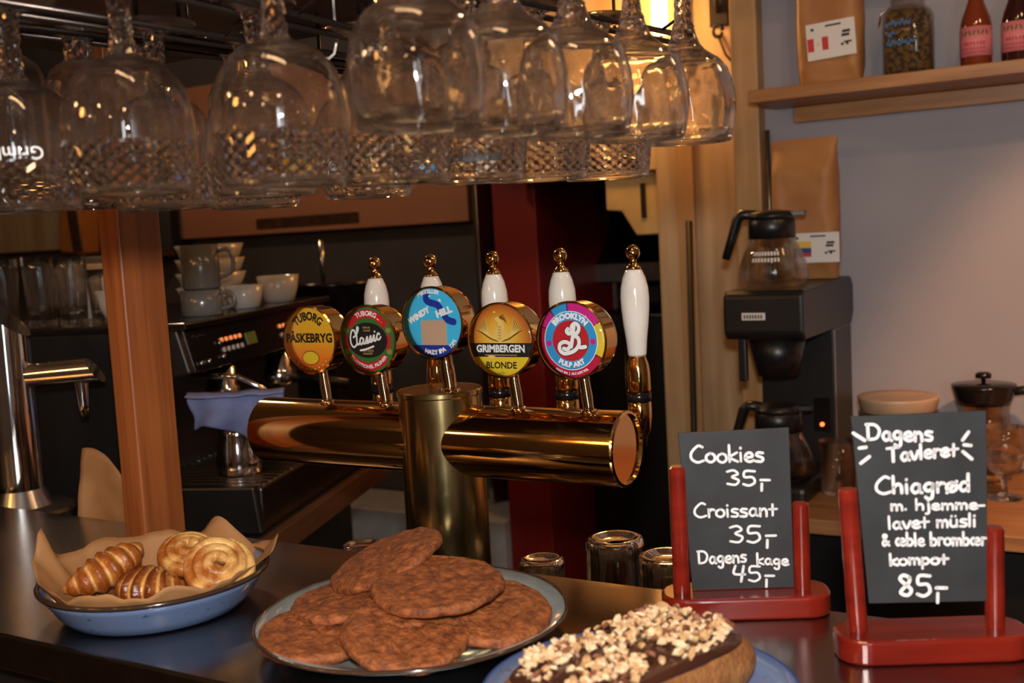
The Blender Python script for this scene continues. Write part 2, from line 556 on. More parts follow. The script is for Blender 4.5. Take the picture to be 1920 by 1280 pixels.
def put_text(mb, body, size, z, mi, x=0, y=0, arc=None, bold=0.0, sx=1.0, shear=0.0, bottom=False, rot=0.0):
    """flat lettering at height z; arc = radius of the arc of its centre line (centre at the origin)"""
    vs, fs = text_geo(body, size, bold, sx, shear)
    out = []
    for (px, py) in vs:
        if arc:
            if bottom:
                r = arc - py
                a = px / arc
                out.append((r * math.sin(a + rot), -r * math.cos(a + rot), z))
            else:
                r = arc + py
                a = px / arc
                out.append((r * math.sin(a + rot), r * math.cos(a + rot), z))
        else:
            cx, sx_ = math.cos(rot), math.sin(rot)
            out.append((x + px * cx - py * sx_, y + px * sx_ + py * cx, z))
    mb.add(out, fs, mi, False)


def smooth_line(pts, n=6):
    """Catmull-Rom through 2D points"""
    if len(pts) < 3:
        return pts
    P = [pts[0]] + list(pts) + [pts[-1]]
    out = []
    for k in range(1, len(P) - 2):
        p0, p1, p2, p3 = P[k - 1], P[k], P[k + 1], P[k + 2]
        for i in range(n):
            t = i / n
            out.append(tuple(0.5 * (2 * p1[d] + (p2[d] - p0[d]) * t + (2 * p0[d] - 5 * p1[d] + 4 * p2[d] - p3[d]) * t * t
                             + (3 * p1[d] - p0[d] - 3 * p2[d] + p3[d]) * t ** 3) for d in (0, 1)))
    out.append(pts[-1])
    return out


RIB = [0]


def ribbon(mb, pts, wd, z, mi, taper=False, sm=True):
    """flat pen stroke with round ends through 2D points"""
    RIB[0] = (RIB[0] + 1) % 16
    p = smooth_line(pts) if sm else list(pts)
    if len(p) == 1:
        p = [p[0], (p[0][0] + 1e-5, p[0][1])]
    vs, fs = [], []
    n = len(p)
    for k in range(n):
        a, b = p[max(k - 1, 0)], p[min(k + 1, n - 1)]
        dx, dy = b[0] - a[0], b[1] - a[1]
        l = math.hypot(dx, dy) or 1e-9
        h = wd / 2 * ((1 - 0.8 * abs(2 * k / (n - 1) - 1) ** 2) if taper else 1)
        zk = z + RIB[0] * 2.5e-6 + 1.2e-5 * k / n
        vs += [(p[k][0] - dy / l * h, p[k][1] + dx / l * h, zk), (p[k][0] + dy / l * h, p[k][1] - dx / l * h, zk)]
    for k in range(n - 1):
        fs.append((2 * k + 1, 2 * k + 3, 2 * k + 2, 2 * k))
    mb.add(vs, fs, mi, False)
    if not taper:
        for q, zq in ((p[0], z - 2e-5), (p[-1], z - 3e-5)):
            mb.add([(q[0] + wd / 2 * math.cos(i * PI / 5), q[1] + wd / 2 * math.sin(i * PI / 5), zq) for i in range(10)], [tuple(range(10))], mi, False)


def sector(mb, r0, r1, a0, a1, z, mi, n=24, X=None):
    """flat ring piece, angles clockwise from the top"""
    vs, fs = [], []
    for i in range(n + 1):
        a = a0 + (a1 - a0) * i / n
        for r in (r0, r1):
            vs.append((r * math.sin(a), r * math.cos(a), z))
    for i in range(n):
        fs.append((2 * i, 2 * i + 1, 2 * i + 3, 2 * i + 2) if a1 < a0 else (2 * i + 2, 2 * i + 3, 2 * i + 1, 2 * i))
    mb.add(vs, fs, mi, False, X)


def oval(mb, x, y, rx, ry, z, mi, n=32, rot=0.0):
    c, s = math.cos(rot), math.sin(rot)
    mb.add([(x + rx * math.cos(2 * PI * i / n) * c - ry * math.sin(2 * PI * i / n) * s, y + rx * math.cos(2 * PI * i / n) * s + ry * math.sin(2 * PI * i / n) * c, z)
            for i in range(n)], [tuple(range(n))], mi, False)


def poly(mb, pts, z, mi):
    mb.add([(x, y, z) for x, y in pts], [tuple(range(len(pts)))], mi, False)


def band(mb, y0, y1, r, z, mi, n=20):
    """the slice of a disc of radius r between heights y0 and y1"""
    vs, fs = [], []
    for i in range(n + 1):
        y = y0 + (y1 - y0) * i / n
        x = math.sqrt(max(r * r - y * y, 0))
        vs += [(-x, y, z), (x, y, z)]
    for i in range(n):
        fs.append((2 * i, 2 * i + 1, 2 * i + 3, 2 * i + 2))
    mb.add(vs, fs, mi, False)

# ------------------------------------------------------------------ the room
XL, XR, YF, YB, ZC = -5.2, 1.6, -2.6, 3.9, 2.75
struct(MB().box(XL - .1, XR + .1, YF - .1, YB + .1, -0.1, 0.0).build('floor', M['floor']))
struct(MB().box(XL - .1, XR + .1, YF - .1, YB + .1, ZC, ZC + .1).build('ceiling', M['ceiling']))
struct(MB().box(XL - .1, XL, YF - .1, YB + .1, 0, ZC).build('wall_left', M['warm_wall']))
struct(MB().box(XR, XR + .1, YF - .1, YB + .1, 0, ZC).build('wall_right', M['warm_wall']))
struct(MB().box(XL, XR, YF - .1, YF, 0, ZC).build('wall_front', M['warm_wall']))
b = MB()                                              # plastered wall behind the back counter, with the kitchen opening to its left
b.box(-0.80, XR, 2.45, 2.60, 0, ZC)
struct(b.build('wall_back_right', M['wall']))
b = MB()                                              # planked wall between the plaster and the opening, and the header above the opening
b.box(-1.09, -0.80, 2.60, 2.72, 0, ZC)
b.box(-1.62, -1.09, 2.66, 2.72, 1.565, ZC)
struct(b.build('wall_back_middle', M['cream_wall'], bevel=0.004))
struct(MB().box(-1.68, XR, 3.6, 3.7, 0, ZC).build('wall_kitchen', M['dark_wall']))
struct(MB().box(XL, -1.84, 3.0, 3.1, 0, ZC).build('wall_back_left', M['steel_wall']))
b = MB().box(-0.818, -0.757, 2.405, 2.60, 0, ZC)
struct(b.build('trim_1', M['trim_wood'], bevel=0.004))
struct(MB().box(-1.852, -1.835, 2.93, 3.0, 0, 2.1).build('trim_2', M['steel'], bevel=0.002))
b = MB().box(-1.03, -0.985, 2.585, 2.60, 0, ZC)
struct(b.build('trim_3', M['trim_wood'], bevel=0.003))

# ------------------------------------------------------------------ the bar
bar = thing('bar_counter', 'long steel-topped bar counter that carries the cake plates and menu signs', 'counter', (-0.6, 0.83, 0))


def rel(o, p):
    return Vector(p) - o.location


b = MB().box(-1.9, 1.5, 0.648 - .83, 1.012 - .83, 1.012, 1.05)
b.build('worktop', M['steel_top'], bar, bevel=0.003)
MB().box(-1.9, 1.5, 0.69 - .83, 1.012 - .83, 0.0, 1.012).build('front_panel', M['bar_dark'], bar)
ledge = tag(MB().box(-1.70, 1.5, -0.148, 0.048, -0.035, 0).build('drip_ledge', M['steel_dark'], None, bevel=0.003), 'lower dark steel ledge behind the bar that carries the beer tower', 'ledge')
ledge.location = (0, 1.165, 0.93)

post = thing('wooden_post', 'square brown hardwood post rising from the bar behind the croissant bowl', 'post', (-1.131, 0.968, 1.05))
MB().box(-0.019, 0.019, -0.034, 0.034, 0, 0.635).build('shaft', M['post_wood'], post, bevel=0.0035, bseg=3)

# ------------------------------------------------------------------ hanging glass rack
ROWS = [  # x0, y0, rim z0, x1, y1, rim z1
    (-0.4180, 0.60, 1.494, -0.3760, 1.03, 1.498),
    (-0.5160, 0.54, 1.461, -0.4660, 1.13, 1.474),
    (-0.6320, 0.52, 1.464, -0.6640, 1.00, 1.464),
    (-0.7500, 0.52, 1.459, -0.7300, 1.02, 1.460),
    (-0.8480, 0.56, 1.465, -0.7930, 1.02, 1.465)]
rack = thing('glass_rack', 'dark overhead rack whose steel rails hold the upside down glasses', 'rack', (-0.8, 0.8, 1.62))
RB = 1.686
b = MB().box(-1.22 + .8, -0.56 + .8, -0.30, 0.32, RB - 1.62, RB + 0.03 - 1.62)
b.build('board', M['dark_wood'], rack, bevel=0.003)
LEN = (0.1555, 0.1535)
for k, (x0, y0, z0, x1, y1, z1) in enumerate(ROWS):
    h = 0.158 if k == 0 else 0.156
    h -= 0.0035
    a, c = Vector((x0, y0, z0 + h)) - rack.location, Vector((x1, y1, z1 + h)) - rack.location
    d = (c - a).normalized()
    s = Vector((d.y, -d.x, 0)).normalized() * 0.0155
    e = c + d * 0.055
    a = a - d * 0.05
    path = [a - s, e - s]
    for q in range(1, 8):
        an = PI * q / 8
        path.append(e - s * math.cos(an) + d * 0.0155 * math.sin(an))
    path += [e + s, a + s]
    mb = MB().tube(path, 0.0032, 8)
    for f in (0.02, 0.5, 0.97):
        p = a + (c - a) * f
        top = (RB + 0.005 - 1.62) if k >= 1 and k != 1 else 2.76 - 1.62
        for sg in (-1, 1):
            mb.tube([p + s * sg, (p + s * sg * 2.6) * 1.0 + Vector((0, 0, 0.012)), Vector(((p + s * sg * 2.6).x, (p + s * sg * 2.6).y, top))], 0.002, 6)
    mb.build('rail', M['rail'], rack)
hook = tag(MB().tube([(0, 0, 0.075), (0, 0, 0.0), (-0.003, 0, -0.009), (-0.010, 0, -0.013), (-0.017, 0, -0.011)], 0.0016, 8).build('wire_hook', M['white_ceramic']),
           'small white wire hook hanging from the rack board', 'hook')
hook.location = (-0.695, 0.867, 1.616)


def goblet(kind, name, label, group):
    """upside down stemmed glass; origin at the middle of its rim, z up to the foot"""
    t = thing(name, label, 'glass', (0, 0, 0), 0, group)
    if kind == 'wide':      # round balloon bowl
        out = [(.0415, 0), (.0440, .012), (.0460, .026), (.0462, .040), (.0440, .054), (.0395, .066), (.0330, .0745), (.0250, .0800), (.0190, .0845), (.0150, .0900), (.0122, .0970), (.0105, .1030)]
        st = [(.0106, .1025), (.0096, .106), (.0082, .110), (.0074, .117), (.0068, .135), (.0078, .148), (.0105, .1535)]
        foot = [(0, .1530), (.012, .1535), (.034, .1570), (.036, .1590), (.034, .1605), (0, .1605)]
        rib = True
    elif kind == 'tall':    # deeper bowl with fine ribs near the rim
        out = [(.0420, 0), (.0427, .005), (.0433, .009), (.0439, .013), (.0445, .017), (.0450, .021), (.0455, .025), (.0459, .029), (.0463, .033), (.0465, .0355), (.0470, .046), (.0450, .062), (.0400, .076), (.0325, .0865), (.0230, .0930), (.0140, .0965), (.0100, .0985)]
        st = [(.0100, .098), (.0090, .103), (.0078, .112), (.0074, .128), (.0080, .142), (.0105, .1515)]
        foot = [(0, .1510), (.012, .1515), (.034, .1550), (.036, .1570), (.034, .1585), (0, .1585)]
        rib = (lambda a, k: 1 + 0.006 * math.cos(20 * a) * (1 if k < 5 else 0.3))
    else:                   # small bowl on a short thick stem
        out = [(.0290, 0), (.0310, .016), (.0318, .040), (.0318, .070), (.0315, .098), (.0300, .112), (.0255, .122), (.0180, .128), (.0130, .1305)]
        st = [(.0135, .130), (.0122, .133), (.0118, .140), (.0116, .148), (.0130, .1525)]
        foot = [(0, .1520), (.013, .1525), (.029, .1550), (.030, .1565), (.029, .1580), (0, .1580)]
        rib = (lambda a, k: 1 + 0.008 * math.cos(14 * a))
    th = 0.0016
    inn = [(max(r - th, 0.0008), z) for r, z in out[:(-5 if kind == 'wide' else -2)]]
    ztop = min(out[-2][1] - 0.004, 0.0805 if kind == 'wide' else 9)
    prof = [(0, out[-1][1] + .002)] + out[::-1] + [(out[0][0] - th * .5, -0.0007)] + inn + [(0, ztop)]
    zs = [z for r, z in prof[::-1]]

    def rib2(a, k):
        z = zs[k]
        if kind == 'short':
            return 1 + .012 * math.cos(10 * a)
        if kind == 'wide':
            return 1 + .016 * math.cos(16 * a + 130 * z) * max(0, min(1, (z - .006) / .01, (.056 - z) / .02))
        q = min(1, max(0, (z + .001) / .004)) if z < .0335 else 0
        return 1 - .024 * q * (1 - abs(math.cos(13 * a + (PI / 2 if k % 2 else 0)))) + .002 * math.cos(9 * a)
    MB().lathe(prof[::-1], 52 if kind == 'tall' else 128, 0, None, True, rib2 if rib else None).build('bowl', M['glass'] if kind == 'wide' else M['glass_rib'], t)
    if kind == 'tall':                                    # the cut band, added for its glitter, keeps its sharp facets
        for p_ in t.children[0].data.polygons:
            if .004 < p_.center.z < .0365:
                p_.use_smooth = False
    sp = [(0, st[0][1])]
    for (r0, z0), (r1, z1) in zip(st, st[1:]):
        nn = max(1, int((z1 - z0) / .0045))
        for q in range(nn):
            sp.append((r0 + (r1 - r0) * q / nn, z0 + (z1 - z0) * q / nn))
    sp += [st[-1], (0, st[-1][1])]
    MB().lathe(sp, 12, 0, None, False, lambda a, k: 1 + .09 * math.cos(6 * a + PI * (k % 2))).build('stem', M['glass_cut'], t)
    MB().lathe(foot, 40).build('foot', M['glass'], t)
    return t


def at_row(k, f):
    x0, y0, z0, x1, y1, z1 = ROWS[k]
    return (x0 + (x1 - x0) * f, y0 + (y1 - y0) * f, z0 + (z1 - z0) * f)


protos = {}


def hang(kind, k, y, label, group, rot=0.0, scale=1.0):
    x0, y0, z0, x1, y1, z1 = ROWS[k]
    loc = at_row(k, (y - y0) / (y1 - y0))
    if kind not in protos:
        g = goblet(kind, {'wide': 'wine_goblet', 'tall': 'beer_goblet', 'short': 'snifter_glass'}[kind], label, group)
        protos[kind] = g
    else:
        g = copy_tree(protos[kind])
        g['label'] = label
        g['group'] = group
    g.location = loc
    g.rotation_euler = (0, 0, rot)
    return g


GA = 'balloon goblets in the right-hand rack row'
hang('wide', 0, 0.603, 'largest and nearest balloon goblet, hanging left of its receding row on the right', GA)
hang('wide', 0, 0.699, 'balloon goblet hanging second in the receding right-hand row, above the amber badge', GA, 0.4)
hang('wide', 0, 0.795, 'balloon goblet hanging in the middle of the receding right-hand row of five', GA, 0.9)
hang('wide', 0, 0.891, 'balloon goblet hanging fourth in the receding row, before the glowing wall lamp', GA, 1.7)
hang('wide', 0, 0.987, 'balloon goblet hanging farthest right, last of its row beside the wooden trim', GA, 2.3)
GB = 'deep goblets in the second rack row'
hang('tall', 1, 0.575, 'big deep goblet hanging above the gap between wooden post and first badge', GB, 0.2)
PRB = hang('tall', 1, 0.689, 'deep goblet hanging low behind the nearest balloon goblet, stem at its left', GB, 0.7)
PRC = hang('tall', 1, 0.790, 'deep goblet with dark lettering hanging low under the two left balloon goblets', GB, 1.1)
hang('tall', 1, 0.892, 'deep goblet hanging low under the middle balloon goblet, over the red badge', GB, 0.1)
hang('tall', 1, 1.010, 'deep goblet hanging lowest at the right end, above the bare white handle', GB, 1.9)
GC = 'deep goblets in the left rack rows'
hang('tall', 2, 0.550, 'big deep goblet hanging right above the wooden post', GC, 0.5)
hang('tall', 2, 0.697, 'deep goblet half hidden between the two big goblets left of centre', GC, 0.9)
hang('tall', 2, 0.850, 'deep goblet farthest back in the row above the post, seen through the glass before it', GC, 1.3)
ETC = hang('tall', 3, 0.543, 'deep goblet with white etched lettering hanging at the far left', GC, 0.3)
hang('tall', 3, 0.680, 'deep goblet hanging behind the etched one at the left', GC, 1.3)
hang('tall', 3, 0.785, 'deep goblet hanging deep in the rack behind the thick-stemmed snifters', GC, 2.0)
GD = 'thick-stemmed snifters at the left of the rack'
hang('short', 4, 0.605, 'thick-stemmed snifter hanging at the left edge, behind the etched goblet', GD)
hang('short', 4, 0.674, 'thick-stemmed snifter hanging in the middle of the three at the left', GD, 0.5)
hang('short', 4, 0.745, 'thick-stemmed snifter hanging rightmost of the three at the left', GD, 1.0)
hang('short', 4, 0.850, 'thick-stemmed snifter hanging last and farthest back in the left row', GD, 1.4)


def wrap_text(parent, name, body, size, zc, rad, ang, m_, bold=0.0, flip=True):
    """lettering on the outside of an upside down glass"""
    vs, fs = text_geo(body, size, bold)
    out = []
    for x, y in vs:
        if flip:
            x, y = -x, -y
        z = zc + y
        a = ang + x / rad(z)
        r = rad(z) + 0.0004
        out.append((r * math.cos(a), r * math.sin(a), z))
    MB().add(out, fs, 0, True).build(name, m_, parent)


def tall_r(z):
    pr = [(.0420, 0), (.0440, .014), (.0462, .030), (.0470, .046), (.0450, .062), (.0400, .076)]
    for (r0, z0), (r1, z1) in zip(pr, pr[1:]):
        if z <= z1:
            return (r0 + (r1 - r0) * (z - z0) / (z1 - z0)) * 1.006
    return .040


wrap_text(ETC, 'etched_lettering', 'Grimbergen', 0.0135, 0.040, tall_r, -0.98 - 0.3, M['etch'])
wrap_text(PRC, 'printed_lettering', 'GRIMBERGEN', 0.0085, 0.017, tall_r, -1.05 - 1.1, M['ink'], 0.0004)

# ------------------------------------------------------------------ beer tower
TX, TY, TZ = -0.772, 1.12, 0.93
tower = thing('beer_tower', 'polished brass T-shaped beer tower with five round badges behind the cookies', 'beer tower', (TX, TY, TZ))
RT, RC = 0.0525, 0.0445
prof = [(0, 0), (.075, 0), (.075, .008), (.066, .014), (RT, .018), (RT, .296), (RT + .0015, .2975), (RT + .0015, .3025), (RT - .001, .304), (RT - .002, .3035), (0, .3035)]
b = MB()
for q0, q1 in zip(prof, prof[1:]):
    b.lathe([q0, q1], 64)
b.build('column', M['tower_brass'], tower)
CZ = 1.170 - TZ
b = MB()
X = T(-1.063 - TX, 0, CZ) @ RY(PI / 2)
L = 1.063 - 0.517
for q0, q1 in zip([(0, 0), (RC - .002, 0), (RC, .002), (RC, L - .003), (RC - .001, L - .001), (RC - .004, L)], [(RC - .002, 0), (RC, .002), (RC, L - .003), (RC - .001, L - .001), (RC - .004, L), (RC - .004, L - .0)]):
    b.lathe([q0, q1], 72, 0, X)
b.lathe([(RC - .004, L), (RC - .005, L - .004), (0, L - .004)], 72, 0, X, False)
b.build('cross_tube', M['brass'], tower)

TAPS = [-0.957, -0.8605, -0.760, -0.664, -0.5705]


def badge_neck(i, x):
    """bent neck from tube (or column) to the badge"""
    zb = 1.2135 if i != 2 else 1.2330
    zc = 1.297 if i != 2 else 1.318
    yb = 1.112
    r = .0062 if i != 2 else .0085
    p = [(x + .010, yb, zb - .004), (x + .0095, yb, zb + .006), (x + .008, yb, zb + .018), (x + .006, yb, zb + .034), (x + .005, yb, zc - .030)]
    p = [Vector(q) - tower.location for q in p]
    b = MB().tube(p, [r * 1.35, r * 1.0, r * 1.15, r * 1.05, r], 16)
    b.lathe([(0, 0), (r * 1.7, 0), (r * 1.7, .003), (r * 1.35, .0045), (0, .0045)], 20, 0, T(*(p[0] + Vector((0, 0, .002)))))
    return b


BR = 0.0440


def drum(i, x):
    zc = 1.297 if i != 2 else 1.318
    b = MB()
    X = T(x - TX, 1.096 - TY, zc - TZ) @ RX(PI / 2)
    pr = [(0, -.036), (BR - .006, -.036), (BR - .001, -.031), (BR, -.026), (BR, -.004), (BR + .0012, -.002), (BR + .0012, .001), (BR - .001, .0018), (BR - .0022, .0004), (0, 0)]
    for q0, q1 in zip(pr, pr[1:]):
        b.lathe([q0, q1], 64, 0, X)
    return b, zc


def art(i):
    """the printed face: layers of flat print from the back to the front"""
    b = MB()
    k = [0.0006]

    def up():
        k[0] += 0.00012
        return k[0]
    r = BR - .0012
    if i == 0:
        mats = [M['p_yel'], M['p_black'], M['p_yell'], M['p_white']]
        oval(b, 0, 0, r, r, up(), 0, 64)
        put_text(b, 'TUBORG', .0150, up(), 1, arc=.0310, bold=.0007, sx=0.84)
        put_text(b, 'PÅSKEBRYG', .0160, up(), 1, 0, 0.0022, bold=.0007, sx=0.93)
        oval(b, .001, -.0235, .0145, .0095, up(), 1)
        oval(b, .001, -.0235, .0135, .0085, up(), 2)
        for q in range(9):
            a = -0.75 + q * 0.19
            oval(b, .0385 * math.sin(a), -.0385 * math.cos(a), .0024, .0024, up() if q == 0 else k[0], 1, 12)
        for q in range(9):
            a = -0.75 + q * 0.19
            oval(b, .0385 * math.sin(a), -.0385 * math.cos(a), .0017, .0017, up() if q == 0 else k[0], 2, 12)
    elif i == 1:
        mats = [M['p_green'], M['p_red'], M['p_black'], M['p_white'], M['p_olive'], M['p_gold']]
        oval(b, 0, 0, r, r, up(), 0, 64)
        z = up()
        sector(b, .0285, .0395, -1.05, 1.05, z, 1)
        sector(b, .0285, .0395, PI - .95, PI + .95, z, 1)
        sector(b, .0305, .0365, 1.35, 1.95, z, 1)
        sector(b, .0305, .0365, -1.95, -1.35, z, 1)
        z = up()
        for sg in (-1, 1):
            oval(b, sg * .0335, .0125, .0042, .0036, z, 4)
            oval(b, sg * .0335, -.0145, .0042, .0036, z, 4)
        oval(b, 0, 0, .0315, .0225, up(), 2, 48)
        put_text(b, 'TUBORG', .0088, up(), 3, arc=.0340, bold=.0003, sx=0.95)
        put_text(b, 'TRADITIONEL PILSNER', .0063, k[0], 3, arc=.0340, bold=.0002, bottom=True)
        put_text(b, 'SKIBS ØL', .0030, k[0], 5, 0, .0160)
        put_text(b, 'PILSNER', .0030, k[0], 5, 0, .0122)
        put_text(b, 'DEN ÆGTE', .0034, k[0], 5, 0, -.0135)
        put_text(b, 'KVALITET', .0034, k[0], 5, 0, -.0172)
        z = up()
        S = .00125
        strokes = [[(-15.0, 5.5), (-16.5, 8.0), (-19.5, 7.0), (-21.5, 1.5), (-20.5, -4.0), (-17.0, -6.0), (-13.2, -3.0)],
                   [(-17.5, 2.0), (-13.0, 5.0), (-10.6, 9.5), (-12.2, 10.2), (-13.2, 5.0), (-13.2, -2.0), (-11.8, -4.0), (-9.8, -2.2)],
                   [(-5.0, 1.0), (-7.8, 1.6), (-9.4, -1.4), (-8.0, -3.8), (-5.4, -1.5), (-4.6, 1.2), (-5.0, -2.4), (-3.2, -3.0), (-1.0, 0.6)],
                   [(-1.0, 0.6), (0.2, 2.6), (0.4, -1.2), (-1.4, -2.4), (1.4, -2.2), (3.6, 1.4)],
                   [(3.6, 1.4), (4.8, 3.4), (5.0, -0.4), (3.4, -1.6), (6.0, -1.2), (8.0, 2.2)],
                   [(8.0, 2.2), (9.0, 4.0), (8.8, -0.4), (10.4, -0.6), (12.0, 2.2)], [(9.9, 6.6), (10.1, 6.9)],
                   [(16.0, 4.6), (14.2, 5.4), (12.4, 2.6), (13.2, 0.4), (15.6, 0.6), (17.2, 2.4)],
                   [(-9.5, -8.6), (-2.0, -7.6), (7.5, -5.2)]]
        for s in strokes:
            ribbon(b, [(x * S, y * S * 1.25 + .0005) for x, y in s], .0024, z, 3)
    elif i == 2:
        mats = [M['p_sky'], M['p_navy'], M['p_beige'], M['p_white']]
        oval(b, 0, 0, r, r, up(), 0, 64)
        band(b, -r, -.0268, r, up(), 1)
        z = up()      # plain block and swoosh in the print's colours
        poly(b, [(-.0165, -.0268), (-.0165, .0015), (-.0145, .0035), (.019, .0035), (.021, .0015), (.021, -.0268)], z, 2)
        ribbon(b, [(-.0055, .035), (-.0065, .029), (-.001, .0255), (.010, .022), (.017, .013), (.023, .0045), (.032, .0015)], .0085, up(), 1)
        put_text(b, 'MIKKELLER', .0066, up(), 3, arc=.0388, bold=.0003, rot=-0.08)
        put_text(b, 'WINDY', .0100, k[0], 3, -.0185, .0095, bold=.0007, rot=0.46, sx=1.0)
        put_text(b, 'HILL', .0110, k[0], 3, .0185, .0135, bold=.0007, rot=0.30, sx=1.1)
        put_text(b, 'HAZY IPA', .0072, k[0], 3, arc=.0360, bold=.0005, bottom=True, rot=0.08)
        put_text(b, '7,0%', .0062, k[0], 3, arc=.0385, bold=.0004, bottom=True, rot=0.86)
    elif i == 3:
        mats = [M['p_amber'], M['p_black'], M['p_yell'], M['p_white'], M['p_brown'], M['p_gold']]
        oval(b, 0, 0, r, r, up(), 0, 64)
        band(b, -r, -.0195, r, up(), 2)
        band(b, -.0195, -.0030, r, up(), 1)
        z = up()
        for sg in (-1, 1):                                   # spread wings
            for q in range(7):
                f = q / 6
                pts = [(sg * .0015, -.0012), (sg * (.0085 + .0030 * f), .0010 + .0006 * f), (sg * (.0165 + .0060 * f), .0085 - .0005 * f), (sg * (.0205 + .0125 * f), .0270 - .0135 * f)]
                ribbon(b, pts, .0017, z, 4, True)
                ribbon(b, [(x * .985 - sg * .0006, y + .0012) for x, y in pts], .0011, z + .00006, 5, True)
        z = up()
        ribbon(b, [(0, -.001), (-.0035, .0075), (.0020, .0150), (.0010, .0215), (-.0030, .0250)], .0085, z, 5, True)
        oval(b, -.0022, .0252, .0034, .0027, z + .00006, 5, 20)
        ribbon(b, [(-.0045, .0262), (-.0085, .0268)], .0016, z, 5, True)
        for q in range(4):
            ribbon(b, [(-.0005, .0265), (.0035 + .001 * q, .0295 - .0016 * q), (.0085 + .0008 * q, .0300 - .0036 * q)], .0012, z, 4, True)
        for q in range(5):
            ribbon(b, [(-.0030, .0035 + .0034 * q), (0, .0020 + .0034 * q), (.0028, .0040 + .0034 * q)], .0007, z + .0001, 4, True)
        up()
        put_text(b, 'GRIMBERGEN', .0118, up(), 3, 0, -.0100, bold=.00045, sx=0.93)
        ribbon(b, [(-.022, -.0172), (.022, -.0172)], .0006, k[0], 5, False, False)
        oval(b, -.013, -.0195, .0055, .0018, k[0], 5, 16)
        put_text(b, 'BLONDE', .0108, up(), 1, 0, -.0296, bold=.0003, sx=1.0)
        put_text(b, '- 6,7% -', .0038, k[0], 1, 0, -.0385)
    else:
        mats = [M['p_crim'], M['p_mag'], M['p_blue'], M['p_yell'], M['p_white'], M['p_red'], M['p_black'], M['p_gold']]
        oval(b, 0, 0, r, r, up(), 0, 64)
        z = up()
        sector(b, .024, r, -0.62, -0.08, z, 2)
        sector(b, .024, r, -0.08, 1.05, z, 1)
        sector(b, .024, r, 1.05, 2.05, z, 3)
        sector(b, .024, r, -1.15, -0.62, z, 1)
        z = up()
        for a in (-1.15, -.62, -.08, 1.05, 2.05):
            ribbon(b, [(.03 * math.sin(a), .03 * math.cos(a)), (r * math.sin(a), r * math.cos(a))], .0011, z, 6, False, False)
        for q in range(26):                                  # wafer dots on the yellow field
            a, rr = 1.12 + .86 * random.random(), .0355 + .006 * random.random()
            oval(b, rr * math.sin(a), rr * math.cos(a), .0007, .0007, z, 7, 6)
        oval(b, 0, 0, .0338, .0338, up(), 4, 56)
        oval(b, 0, 0, .0329, .0329, up(), 2, 56)
        oval(b, 0, 0, .0232, .0232, up(), 5, 48)
        z = up()
        oval(b, -.0280, -.003, .0035, .0035, z, 1, 20)
        oval(b, .0280, -.001, .0035, .0035, z, 1, 20)
        put_text(b, 'BROOKLYN', .0088, up(), 4, arc=.0280, bold=.0006, sx=1.0)
        put_text(b, 'PULP ART', .0078, k[0], 4, arc=.0278, bold=.0005, bottom=True)
        put_text(b, 'HAZY IPA  |  ALC 6.0% VOL', .0036, k[0], 4, arc=.0378, bold=.0002, bottom=True)
        st = [[(-3.2, 11.0), (-4.6, 8.4), (-2.2, 6.4), (0.6, 8.6), (1.2, 13.4), (4.8, 16.2), (8.4, 13.6), (7.8, 8.6), (3.0, 4.4)],
              [(3.4, 13.0), (1.8, 4.0), (-0.4, -6.2)],
              [(3.0, 4.4), (7.6, 2.0), (7.8, -4.4), (3.4, -9.6), (-3.6, -12.4), (-9.2, -12.6), (-13.0, -9.0), (-12.2, -3.6), (-6.8, -1.6), (-1.4, -4.2), (-4.4, -8.6), (-8.6, -8.0)],
              [(7.0, -6.2), (10.6, -6.8), (14.6, -6.2)]]
        S = .00118
        z = up()
        for s in st:
            ribbon(b, [(x * S + .001, y * S + .0005) for x, y in s], .0062, z, 6)
        z = up()
        for s in st:
            ribbon(b, [(x * S + .001, y * S + .0005) for x, y in s], .0046, z, 4)
    return b, mats


BADGE_LABELS = ['yellow to orange round badge with black lettering', 'green badge with red bands and a black oval', 'sky blue badge with a navy swoosh',
                'amber badge with wings above a yellow field', 'crimson badge with a blue ring and a white letter B']
clear = glass_mat('badge_dome', clear=0.0, ior=1.45)
for n_ in list(clear.node_tree.nodes):        # thin glossy clear coat: mostly see-through, mirrored by its angle
    if n_.type == 'BSDF_GLASS':
        gl = clear.node_tree.nodes.new('ShaderNodeBsdfGlossy')
        gl.inputs['Roughness'].default_value = 0.03
        fr = clear.node_tree.nodes.new('ShaderNodeFresnel')
        fr.inputs['IOR'].default_value = 1.32
        mx_ = [q for q in clear.node_tree.nodes if q.type == 'MIX_SHADER'][0]
        tr_ = [q for q in clear.node_tree.nodes if q.type == 'BSDF_TRANSPARENT'][0]
        clear.node_tree.links.new(fr.outputs[0], mx_.inputs['Fac'])
        clear.node_tree.links.new(tr_.outputs[0], mx_.inputs[1])
        clear.node_tree.links.new(gl.outputs[0], mx_.inputs[2])
        clear.node_tree.nodes.remove(n_)
